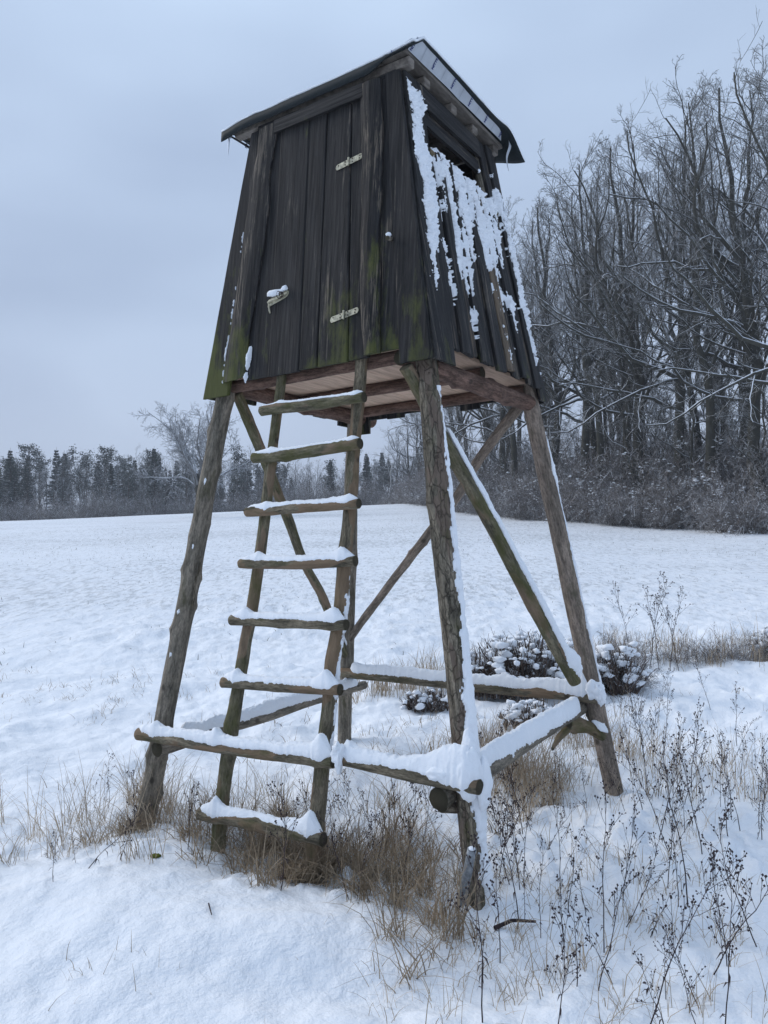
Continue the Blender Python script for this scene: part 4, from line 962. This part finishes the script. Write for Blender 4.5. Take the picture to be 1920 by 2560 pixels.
# give each shrub its snow (shares mesh data with its twigs' variant)
for t in [o for o in sc.collection.objects if o.name.split('.')[0] == 'shrub' and o.type == 'EMPTY']:
    ch = t.children[0]; i = [s[0] for s in SH].index(ch.data); link('snow', SH[i][1], t)

# ------------------------------------------------------------ far forest beyond the crest
def spruce(seed, Hh=20.):
    rg = np.random.default_rng(seed); n = 330; t = .08 + .905 * (np.arange(n) // 11) / (n // 11) + rg.normal(0, .004, n); a = rg.uniform(0, 6.28, n)
    Ln = (1 - t) * 3.5 * rg.uniform(.6, 1.15, n) + .10
    p = np.stack([np.zeros(n), np.zeros(n), t * Hh], -1); d = nrm(np.stack([np.cos(a), np.sin(a), rg.uniform(-.45, -.05, n) + .7 * t], -1))
    B, r = grow(p, d, Ln, np.full(n, .02), 4, .06, -.03, rg)
    bg = Bag(); mm = 7
    for k in range(mm):
        f_ = (k + .6) / mm * 4; i = int(min(f_, 3)); w_ = f_ - i; c = B[:, i] * (1 - w_) + B[:, i + 1] * w_; dd = nrm(B[:, i + 1] - B[:, i])
        sd = nrm(np.cross(dd, [0, 0, 1.])); wd = (.05 + .42 * (1 - t)) * (1.1 - .6 * k / mm)
        for s_ in (-1, 1):
            q0 = c - dd * .16; q1 = c + dd * .16; tip = c + sd * s_ * wd[:, None] + dd * .28 + np.array([0, 0, -.16]) * rg.uniform(.4, 1.8, n)[:, None]; tip2 = tip - dd * .16 + np.array([0, 0, -.12])
            V = np.stack([q0, q1, tip, tip2], 1).reshape(-1, 3); bg.add(V, np.arange(n * 4).reshape(-1, 4))
    z = np.linspace(0, 1, 8); P = np.zeros((1, 8, 3)); P[0, :, 2] = z * Hh; tk = Bag(); tk.add(*tubes(P, (.2 * (1 - z) + .02)[None], 6))
    return tk.make('trunk', CONT), bg.make('crown', NEEDLE, False)
def pine(seed, Hh=20.):
    rg = np.random.default_rng(seed); K = 10; z = np.linspace(0, 1, K + 1); P = np.zeros((1, K + 1, 3)); P[0, :, 2] = z * Hh * .95; P[0, :, :2] = np.cumsum(rg.normal(0, .1, (K + 1, 2)), 0)
    r = (.19 * (1 - z * .8))[None]; tk = Bag(); tk.add(*tubes(P, r, 6))
    p, d, Ln, rr = spawn(P, r, 26, 62, .16, rg, .5, .5); B, r1 = grow(p, d, Ln * 1.1 + .4, np.full(len(p), .04), 4, .15, .06, rg); tk.add(*tubes(B, r1, 4))
    bg = Bag(); ends = np.concatenate([B[:, -1], B[:, -2], B[:, -3], P[0, -1:]]); m_ = 24
    c = np.repeat(ends, m_, 0); c = c + rg.normal(0, 1, c.shape) * np.array([.42, .42, .26]); n = len(c)
    d1 = nrm(rg.normal(0, 1, (n, 3))) * .20; d2 = nrm(rg.normal(0, 1, (n, 3)) * [1, 1, .5]) * .13
    bg.add(np.stack([c - d1, c + d2, c + d1, c - d2], 1).reshape(-1, 3), np.arange(n * 4).reshape(-1, 4))
    return tk.make('trunk', CONT), bg.make('crown', NEEDLE, False)
SP = [spruce(501), spruce(502)]; PN = [pine(511), pine(512)]
FT = [forest_tree(521, 20, .16, 14, .3, 0, 34, True, .6), forest_tree(522, 19, .13, 12, .4, 0, 30, True, .6)]
r3 = random.Random(12)
TOPAZ = np.array([-.6, -.50, -.47, -.43, -.40, -.36, -.30, -.26, -.22, -.15, -.11, -.05, -.01, .03, .1]); TOPE = np.array([.125, .133, .141, .139, .146, .141, .143, .128, .13, .135, .128, .13, .133, .14, .15])
for row in range(6):
    y0 = 118 + row * 9
    n = 42
    for k in range(n):
        az = -.58 + (k + r3.uniform(.1, .9)) / n * .66; y = y0 + r3.uniform(-3.5, 3.5); x = az * y; g = float(H(x, y))
        kind = r3.random(); el = float(np.interp(az, TOPAZ, TOPE)) * r3.uniform(.80, 1.06) * (1 if row < 3 else .93)
        want = el * y + 1.6 - g
        conif = .46 if az < -.24 else (.30 if az < -.02 else .2)
        if kind < conif * .55: ms_, nm, lb, gr, hb = SP[k % 2], 'spruce', 'dark spruce with drooping boughs in the far wood beyond the snowy crest', 'spruces of the far wood', 20.
        elif kind < conif: ms_, nm, lb, gr, hb = PN[k % 2], 'pine', 'tall pine with a bare stem and clumped crown in the far wood beyond the crest', 'pines of the far wood', 20.
        else: ms_, nm, lb, gr, hb = FT[k % 2], 'bare_tree', 'small looking bare tree in the far hazy wood beyond the snowy crest', 'bare trees of the far wood', 20.; want *= .93
        s = want / hb
        t = place(nm, (('trunk', ms_[0]), ('crown', ms_[1])), x, y, r3.uniform(0, 6.28), s, lb, 'tree', gr)
# pale birch seen between the ladder and the near leg
BIRCH = m_flat('birch_bark', (.55, .56, .57), .8, 2, .3, bd=0)
(bt_, bc_) = forest_tree(531, 18, .11, 9, .35, 0, 22, True, .4); bt2 = bt_; bt2.materials.clear(); bt2.materials.append(BIRCH); bc_.materials.clear(); bc_.materials.append(BIRCH); bc_.materials.append(BIRCH)
x, y = .0055 * 108, 108.; place('birch_tree', (('trunk', bt2), ('crown', bc_)), x, y, 0, .72, 'slim pale birch with white stem in front of the far wood', 'tree', None)
# understorey that closes the foot of the far wood
for k in range(46):
    az = -.59 + (k + r3.random()) / 46 * .68; y = 112 + r3.uniform(-2, 6); x = az * y
    place('shrub', (('twigs', SH[k % 4][0]),), x, y, r3.uniform(0, 6), r3.uniform(1.3, 2.3), 'leafless bush at the foot of the far wood beyond the crest', 'shrub', 'bushes at the foot of the far wood')

# lone spreading tree on the crest, left of the ladder
def lone():
    rg = np.random.default_rng(77); P = np.zeros((1, 6, 3)); P[0, :, 2] = np.linspace(0, 3.4, 6); P[0, :, 0] = [0, .05, .1, .05, .0, -.05]
    r = np.linspace(.26, .2, 6)[None]
    n = 13; a = np.arange(n) * 2.4 + rg.normal(0, .2, n); tilt = rg.uniform(.25, 1.25, n); tilt[:3] = (.1, .3, .4)
    d = nrm(np.stack([np.cos(a) * tilt, np.sin(a) * tilt, np.ones(n) * .8], -1)); p = np.stack([np.zeros(n), np.zeros(n), rg.uniform(2.0, 3.4, n)], -1)
    B1, r1 = grow(p, d, rg.uniform(4.6, 6.6, n), rg.uniform(.07, .12, n), 9, .14, .02, rg)
    B2, r2 = grow(*spawn(B1, r1, 12, 46, .42, rg, .18, .5), 5, .16, .03, rg); r2 = np.clip(r2, .014, .05)
    B3, r3_ = grow(*spawn(B2, r2, 9, 48, .5, rg, .12, .6), 3, .2, .02, rg); r3_ = np.clip(r3_, .011, .02)
    B4, r4 = grow(*spawn(B3, r3_, 3, 45, .55, rg, .2, .7), 2, .2, .02, rg); r4 = np.clip(r4, .009, .012)
    b = Bag(); b.add(*tubes(P, r, 9)); c = Bag()
    for B, q, m_ in ((B1, r1, 6), (B2, r2, 4), (B3, r3_, 3), (B4, r4, 3)): c.add(*tubes(B, q, m_))
    LT = m_flat('frosted_bark', (.17, .17, .17), .9, 2, .3, bd=0, snowtop=.95, lo=-.1, hi=.45)
    return b.make('trunk', WOODY), c.make('crown', LT)
lm = lone(); y = 70.; x = -.243 * y
place('fruit_tree', (('trunk', lm[0]), ('crown', lm[1])), x, y, .4, 1.22, 'lone spreading tree frosted with snow on the field crest, partly behind the left leg', 'tree', None)

# ------------------------------------------------------------ near plants
def blades(name, xy, hgt, lean, width, mat, label, seed, curl=.5, wind=(0, 0), zoff=0., kind='stuff'):
    rg = np.random.default_rng(seed); n = len(xy); K = 4
    a = rg.uniform(0, 6.28, n); h = hgt * rg.uniform(.45, 1.15, n) if np.isscalar(hgt) else hgt
    ln = np.abs(rg.normal(0, lean, n)); d = nrm(np.stack([np.cos(a) * ln + wind[0], np.sin(a) * ln + wind[1], np.ones(n)], -1))
    p = np.stack([xy[:, 0], xy[:, 1], H(xy[:, 0], xy[:, 1]) - .02 + zoff], -1); P = np.zeros((n, K + 1, 3)); P[:, 0] = p
    bend = nrm(np.stack([np.cos(a), np.sin(a), np.zeros(n)], -1)) * (rg.random(n) ** 2 * curl)[:, None]
    for k in range(K):
        d = nrm(d + bend * .5 * (k + .4) + np.array([0, 0, -1.]) * (rg.random(n) ** 3 * curl * .5)[:, None] * k); P[:, k + 1] = P[:, k] + d * (h / K)[:, None]
    fa = rg.uniform(0, 3.14, n); sd = np.stack([np.cos(fa), np.sin(fa), np.zeros(n)], -1)
    wd = width * rg.uniform(.6, 1.3, n)[:, None] * np.array([1, .95, .8, .6, .25])[None]
    V = np.stack([P - sd[:, None] * wd[..., None], P + sd[:, None] * wd[..., None]], 2).reshape(-1, 3)
    b = np.arange(n)[:, None] * (K + 1) * 2 + np.arange(K)[None] * 2; F = np.stack([b, b + 1, b + 3, b + 2], -1).reshape(-1, 4)
    o = link(name, mesh(name, V, F, mat, True)); tag(o, label, None, None, kind); return o
def cloud(n, cx, cy, sx_, sy_, seed, ang=0., clump=0, cr=.05):
    rg = np.random.default_rng(seed)
    if clump:
        c = rg.normal(0, 1, (clump, 2)) * [sx_, sy_]; p = c[rg.integers(0, clump, n)] + rg.normal(0, cr, (n, 2))
    else: p = rg.normal(0, 1, (n, 2)) * [sx_, sy_]
    ca, sa = math.cos(ang), math.sin(ang)
    return np.stack([cx + p[:, 0] * ca - p[:, 1] * sa, cy + p[:, 0] * sa + p[:, 1] * ca], -1)
cat_ = np.concatenate
blades('dry_grass', cat_([cloud(1150, -.70, 4.28, .34, .20, 1, -.5, 30, .035), cloud(620, -.45, 3.98, .16, .10, 2, -.4, 12, .035)]), .27, .7, .0026, DRYD, 'dense brown dry grass tangled under the lowest rung', 11, .9)
blades('dry_grass', cat_([cloud(850, -.05, 4.12, .26, .22, 3, -.4, 26, .035), cloud(420, .10, 3.62, .14, .14, 4, 0, 12, .03), cloud(240, .12, 3.2, .16, .16, 44, 0, 10, .03)]), .33, .6, .0024, DRYD, 'brown dry grass between the ladder and the near leg', 12, .9)
blades('dry_grass', cat_([cloud(900, -.6, 4.6, .5, .3, 5, -.4, 60, .05)]), .34, .45, .0019, DRY, 'pale grass blades inside the stand frame behind the ladder', 13, .6)
blades('dry_grass', cat_([cloud(900, .86, 5.15, .20, .26, 6, .5, 22, .04), cloud(400, .75, 5.7, .3, .3, 7, 0, 30, .05)]), .40, .38, .0020, DRY, 'tan dry grass under the snowy side rail', 14, .7)
blades('dry_grass', cat_([cloud(420, -1.75, 4.25, .34, .30, 8, 0, 22, .045), cloud(220, -1.45, 4.9, .10, .10, 9, 0, 6, .03)]), .46, .34, .0018, DRY, 'loose tall grass left of the left leg', 15, .8)
blades('dry_grass', cat_([cloud(500, -1.42, 4.5, .10, .07, 10, 0, 14, .03)]), .16, .6, .0022, DRYD, 'short matted grass round the foot of the left leg', 16, .9)
blades('dry_grass', cat_([cloud(500, 2.05, 5.3, .42, .36, 17, 0, 45, .05), cloud(420, 1.55, 5.9, .30, .3, 18, 0, 24, .05)]), .36, .30, .0018, DRY, 'pale reed like grass right of the far leg', 17, .7)
blades('dry_grass', cat_([cloud(1300, 4.0, 9.7, 1.3, .4, 19, .1, 60, .09), cloud(420, 1.15, 8.3, .5, .2, 20, 0, 25, .08), cloud(500, .25, 8.2, .35, .2, 21, 0, 12, .07)]), .40, .28, .0030, DRY, 'strip of dry grass along the edge of the field', 18, .6)
blades('dry_grass', cat_([cloud(1100, .95, 3.4, .55, .5, 22, 0, 120, .03), cloud(200, .45, 3.0, .3, .2, 23, 0, 30, .03)]), .20, .45, .0015, DRY, 'thin scattered grass in the snow near the weeds', 19, .8)
blades('dry_grass', cat_([cloud(26, -1.05, 2.95, .12, .08, 24), cloud(8, -.3, 3.1, .25, .2, 25)]), .12, .45, .0013, DRY, 'few thin blades poking through the smooth foreground snow', 20, .7)
blades('dry_grass', cat_([cloud(700, -3.2, 8.2, 1.5, .7, 26, 0, 80, .06), cloud(600, 1.2, 7.0, 1.8, .8, 27, 0, 90, .05), cloud(500, 0.2, 6.0, 1.2, .6, 28, 0, 70, .05)]), .13, .5, .0022, DRYD, 'short dark grass clods poking through snow behind the stand', 21, .8)
rg = np.random.default_rng(3)
n = 16000; rF = np.sqrt(rg.uniform(0, 1, n)) * 48 + 9; aF = rg.uniform(-.56, .56, n); xyF = np.stack([rF * np.sin(aF), rF * np.cos(aF)], -1)
cl_ = fbm(xyF[:, 0] * .5, xyF[:, 1] * .3, 0, 3, 44); xyF = xyF[cl_ > -.05]; xyF = xyF[~((xyF[:, 0] / xyF[:, 1] > .1) & (xyF[:, 1] > 46))]
blades('field_grass', xyF, .095, .6, .006, m_flat('field_grass', (.20, .20, .17), .9, 3, .3, bd=0), 'sparse short grass tips showing through the snow of the field', 22, .8, zoff=0.)

# weeds with seed heads
OC = np.array([(1, 0, 0), (0, 1, 0), (-1, 0, 0), (0, -1, 0), (0, 0, 1), (0, 0, -1)], float); OT = np.array([(0, 1, 4), (1, 2, 4), (2, 3, 4), (3, 0, 4), (1, 0, 5), (2, 1, 5), (3, 2, 5), (0, 3, 5)])
def weed(seed, hgt=.6, nb=9, lean=.15, fluff=False):
    rg = np.random.default_rng(seed); a = rg.uniform(0, 6.28)
    st, r = grow(np.zeros((1, 3)), nrm(np.array([[math.cos(a) * lean, math.sin(a) * lean, 1.]])), np.array([hgt]), np.array([.0030]), 9, .07, .0, rg)
    B, rb = grow(*spawn(st, r, nb, 38, .30, rg, .42, .7), 4, .12, .10, rg); rb = np.clip(rb, .0011, .002)
    C_, rc = grow(*spawn(B, rb, 3, 38, .34, rg, .35, .8), 2, .15, .10, rg); rc = np.clip(rc, .0009, .0014)
    b = Bag(); b.add(*tubes(st, r, 5)); b.add(*tubes(B, rb, 3)); b.add(*tubes(C_, rc, 3))
    hd = Bag(); tips = np.concatenate([B[:, -1], C_[:, -1], st[:, -1]])
    for q in tips: s_ = rg.uniform(.0035, .0062); hd.add(OC * [s_, s_, s_ * 1.1] + q, None, OT)
    # shrivelled leaves along the stem
    for k in range(7):
        t = rg.uniform(.15, .8) * 9; i = int(t); p = st[0, i] + (st[0, i + 1] - st[0, i]) * (t - i); aa = rg.uniform(0, 6.28); d = np.array([math.cos(aa), math.sin(aa), -.5]); l = rg.uniform(.02, .05)
        sd = np.array([-math.sin(aa), math.cos(aa), 0]) * .004; hd.add(np.array([p - sd * .3, p + sd * .3, p + d * l * .5 + sd + [0, 0, .008], p + d * l * .5 - sd + [0, 0, .008], p + d * l + [0, 0, -.01]]), [[0, 1, 2, 3]], [[3, 2, 4]])
    return b.make('stem', WEED), hd.make('seed_heads', WEED)
WD = [weed(601, .62, 10, .12), weed(602, .50, 8, .45), weed(603, .70, 12, .2), weed(604, .42, 7, .1), weed(605, .58, 9, .6), weed(606, .34, 5, .25), weed(607, .55, 14, .3)]
r4_ = random.Random(8)
def pw(x, y, k, s, rz, label, group, tilt=0.):
    t = place('dead_weed', (('stem', WD[k][0]), ('seed_heads', WD[k][1])), x, y, rz, s, label, 'weed', group, float(H(x, y)) - .01); t.rotation_euler = (tilt, 0, rz); return t
wl_ = [(.52, 2.62, 6, .8, 'dark weed stalk with seed heads at the bottom edge, nearest the camera'), (.42, 3.10, 3, .9, 'small dark weed in front of the foot of the near leg'), (.62, 4.35, 0, .75, 'thin upright weed beside the near leg behind the joint of the rails'),
       (3.05, 9.0, 2, 1.55, 'tall dark weed at the edge of the field right of the far leg'), (1.30, 3.45, 4, 1.15, 'leaning dark weed bent far over toward the near leg'), (-1.62, 3.75, 3, .55, 'small bent weed in the snow at the lower left')]
for x, y, k, s, lb in wl_: pw(x, y, k, s, r4_.uniform(0, 6.28), lb, None)
for dx in (-.18, .05, .22, .32): pw(3.1 + dx, 9.1 + r4_.uniform(-.15, .15), (0, 2, 6, 2)[r4_.randrange(4)], 1.35, r4_.uniform(0, 6), 'dark upright weed in the tall clump at the edge of the field', 'weeds of the tall clump at the field edge')
cnt = 0
while cnt < 66:
    y = 2.55 + r4_.random() ** 1.1 * 2.6; az = r4_.uniform(.10, .50); x = az * y
    if vn(x * 1.6, y * 1.6, 0, 77) < r4_.uniform(-.9, .35): continue
    if math.hypot(x - .38, y - 3.47) < .15: continue
    s = r4_.uniform(.45, .98); cnt += 1
    pw(x, y, r4_.randrange(7), s, r4_.uniform(0, 6.28), 'dark dry weed stalk with small seed heads in the lower right snow', 'weed stalks of the lower right snow', r4_.uniform(-.25, .25))
for k in range(22):
    y = 4.6 + r4_.random() * 2.6; x = y * r4_.uniform(.28, .48); pw(x, y, r4_.randrange(7), r4_.uniform(.5, .9), r4_.uniform(0, 6.28), 'dry weed stalk in the snow between the far leg and the field edge', 'weed stalks beyond the far leg', r4_.uniform(-.3, .3))
for k in range(12):
    x = -1.7 + r4_.gauss(0, .35); y = 4.3 + r4_.gauss(0, .4); pw(x, y, (5, 3, 1)[k % 3], r4_.uniform(.4, .8), r4_.uniform(0, 6.28), 'short dry weed stalk in the loose grass left of the left leg', 'weed stalks left of the stand', r4_.uniform(-.4, .4))
for k in range(10):
    x = -.1 + r4_.gauss(0, .3); y = 4.0 + r4_.gauss(0, .22); pw(x, y, (0, 2, 6)[k % 3], r4_.uniform(.6, .95), r4_.uniform(0, 6.28), 'dry weed stalk in the brown grass by the ladder', 'weed stalks by the ladder', r4_.uniform(-.3, .3))

# clipped bush loaded with snow, and smaller ones beside it
def bush(name, x, y, rx, ry, hgt, n, nsn, seed, label, smin=.016, smax=.055):
    rg = np.random.default_rng(seed); t = empty(name, (x, y, float(H(x, y)) - .02))
    a = rg.uniform(0, 6.28, n); r = np.sqrt(rg.random(n)); p = np.stack([rx * r * np.cos(a) * .85, ry * r * np.sin(a) * .85, np.zeros(n)], -1)
    hz = hgt * np.sqrt(np.maximum(.12, 1 - r ** 2 * .75)) * rg.uniform(.55, 1.08, n)
    d = nrm(np.stack([rg.normal(0, .28, n) + .35 * np.cos(a) * r, rg.normal(0, .28, n) + .35 * np.sin(a) * r, np.ones(n)], -1))
    B, q = grow(p, d, hz, rg.uniform(.005, .011, n), 5, .12, .02, rg); q = q * np.linspace(1, 1.6, 6)[None]
    C_, q2 = grow(*spawn(B, q, 6, 42, .4, rg, .3, .55), 3, .2, .08, rg); q2 = np.clip(q2, .0022, .005)
    b = Bag(); b.add(*tubes(B, q, 5)); b.add(*tubes(C_, q2, 3)); link('twigs', b.make('twigs', HEDGE), t)
    import bmesh
    bm = bmesh.new(); bmesh.ops.create_icosphere(bm, subdivisions=2, radius=1); iv = np.array([v.co[:] for v in bm.verts]); it = np.array([[v.index for v in f.verts] for f in bm.faces]); bm.free()
    sb = Bag(); tips = np.concatenate([B[:, -1], B[:, -2], B[:, 3], C_[:, -1]]); w_ = (tips[:, 2] / hgt).clip(.05) ** 1.6; w_ /= w_.sum()
    for i in rg.choice(len(tips), nsn, replace=False, p=w_):
        s_ = (smin + (smax - smin) * rg.random() ** 2.2) * (.6 + .6 * tips[i, 2] / hgt); dd = 1 + .75 * fbm(iv[:, 0] * 1.7 + i, iv[:, 1] * 1.7, iv[:, 2] * 1.7, 2, i)
        sb.add(iv * dd[:, None] * [s_ * rg.uniform(.8, 1.6), s_ * rg.uniform(.8, 1.6), s_ * .72] + tips[i] + [0, 0, -s_ * .35], None, it)
    link('snow', sb.make('snow', SNOW), t); tag(t, label, 'bush'); return t
bush('clipped_bush', 1.42, 7.95, .78, .42, .60, 640, 330, 901, 'clipped dark bush loaded with snow behind the side rails of the stand')
bush('clipped_bush', 2.32, 7.8, .26, .25, .50, 170, 100, 902, 'small snowy bush just right of the clipped bush behind the far leg')
bush('clipped_bush', .38, 7.5, .28, .16, .20, 150, 40, 903, 'low dark twiggy bush left of the clipped bush')
bush('clipped_bush', 4.9, 9.6, .30, .2, .34, 80, 70, 904, 'low twiggy bush in the grass strip near the right border', .02, .05)
bush('clipped_bush', 1.25, 6.6, .34, .24, .26, 100, 70, 905, 'low weedy tangle with snow between the clipped bush and the side rail', .015, .035)
LS = [shrub(950 + i, 46, 3.0, 2.4, HEDGE, 60) for i in range(2)]
for k in range(18):
    x = 1.75 + k * .23 + r4_.uniform(-.12, .12); y = (8.0 if x < 2.6 else 9.0 + x * .14) + r4_.uniform(-.4, .4)
    if k % 4 == 3: continue
    place('low_shrub', (('twigs', LS[k % 2][0]), ('snow', LS[k % 2][1])), x, y, r4_.uniform(0, 6.28), r4_.uniform(.09, .17), 'knee high brown weedy shrub in the scruffy strip along the field edge', 'shrub', 'low weedy shrubs of the strip along the field edge')
for k in range(16):
    x = 2.5 + k * .2 + r4_.uniform(-.1, .1); y = 8.9 + x * .15 + r4_.uniform(-.3, .3); pw(x, y, r4_.randrange(7), r4_.uniform(.5, .95), r4_.uniform(0, 6.28), 'dry weed stalk in the scruffy strip along the field edge', 'weed stalks of the field edge strip', r4_.uniform(-.3, .3))
# twig tuft and fallen twigs
tg = lump('moss_tuft', (-1.22, 4.05, float(H(-1.22, 4.05)) + .005), (.028, .018, .012), MOSSG, None, 4, .6, 3, 8.); tag(tg, 'tiny tuft of green moss in the snow in front of the left leg', 'moss')
def twig(P, r_, label):
    P = np.array(P, float); P[:, 2] += H(P[:, 0], P[:, 1]); o0 = P[0].copy(); P, s = resample(P - o0, .02); V, F = tubes(P[None], np.full((1, len(P)), r_) * np.linspace(1, .6, len(P))[None], 6)
    o = link('fallen_twig', mesh('fallen_twig', V, F, WEED)); o.location = o0; tag(o, label, 'twig')
twig([(-.80, 3.42, .01), (-.76, 3.30, .015)], .0035, 'short dark twig lying on the smooth snow below the ladder')
twig([(.42, 3.24, .015), (.50, 3.28, .03), (.60, 3.29, .012)], .009, 'dark broken branch lying in the snow right of the near leg')

# ------------------------------------------------------------ air
hz_, nt, b = newmat('haze'); nt.nodes.remove(b)
pv = N(nt, 'ShaderNodeVolumePrincipled', i={'Color': (.86, .91, 1., 1), 'Density': .0011, 'Anisotropy': 0.})
L(nt, pv.outputs[0], nt.nodes['Material Output'].inputs['Volume'])
lo = (-530, -530, -14.); hi = (530, 530, 36.)
V = [(x, y, z) for x in (lo[0], hi[0]) for y in (lo[1], hi[1]) for z in (lo[2], hi[2])]
o = link('haze', mesh('haze', V, [[0, 1, 3, 2], [4, 6, 7, 5], [0, 4, 5, 1], [2, 3, 7, 6], [0, 2, 6, 4], [1, 5, 7, 3]], hz_, False)); tag(o, 'thin cold haze over the field', None, None, 'stuff')
for ob in sc.collection.objects:
    if ob.parent is not None and ob.name.split('.')[0] in ('snow', 'seed_heads'): ob['kind'] = 'stuff'
bpy.context.view_layer.update()
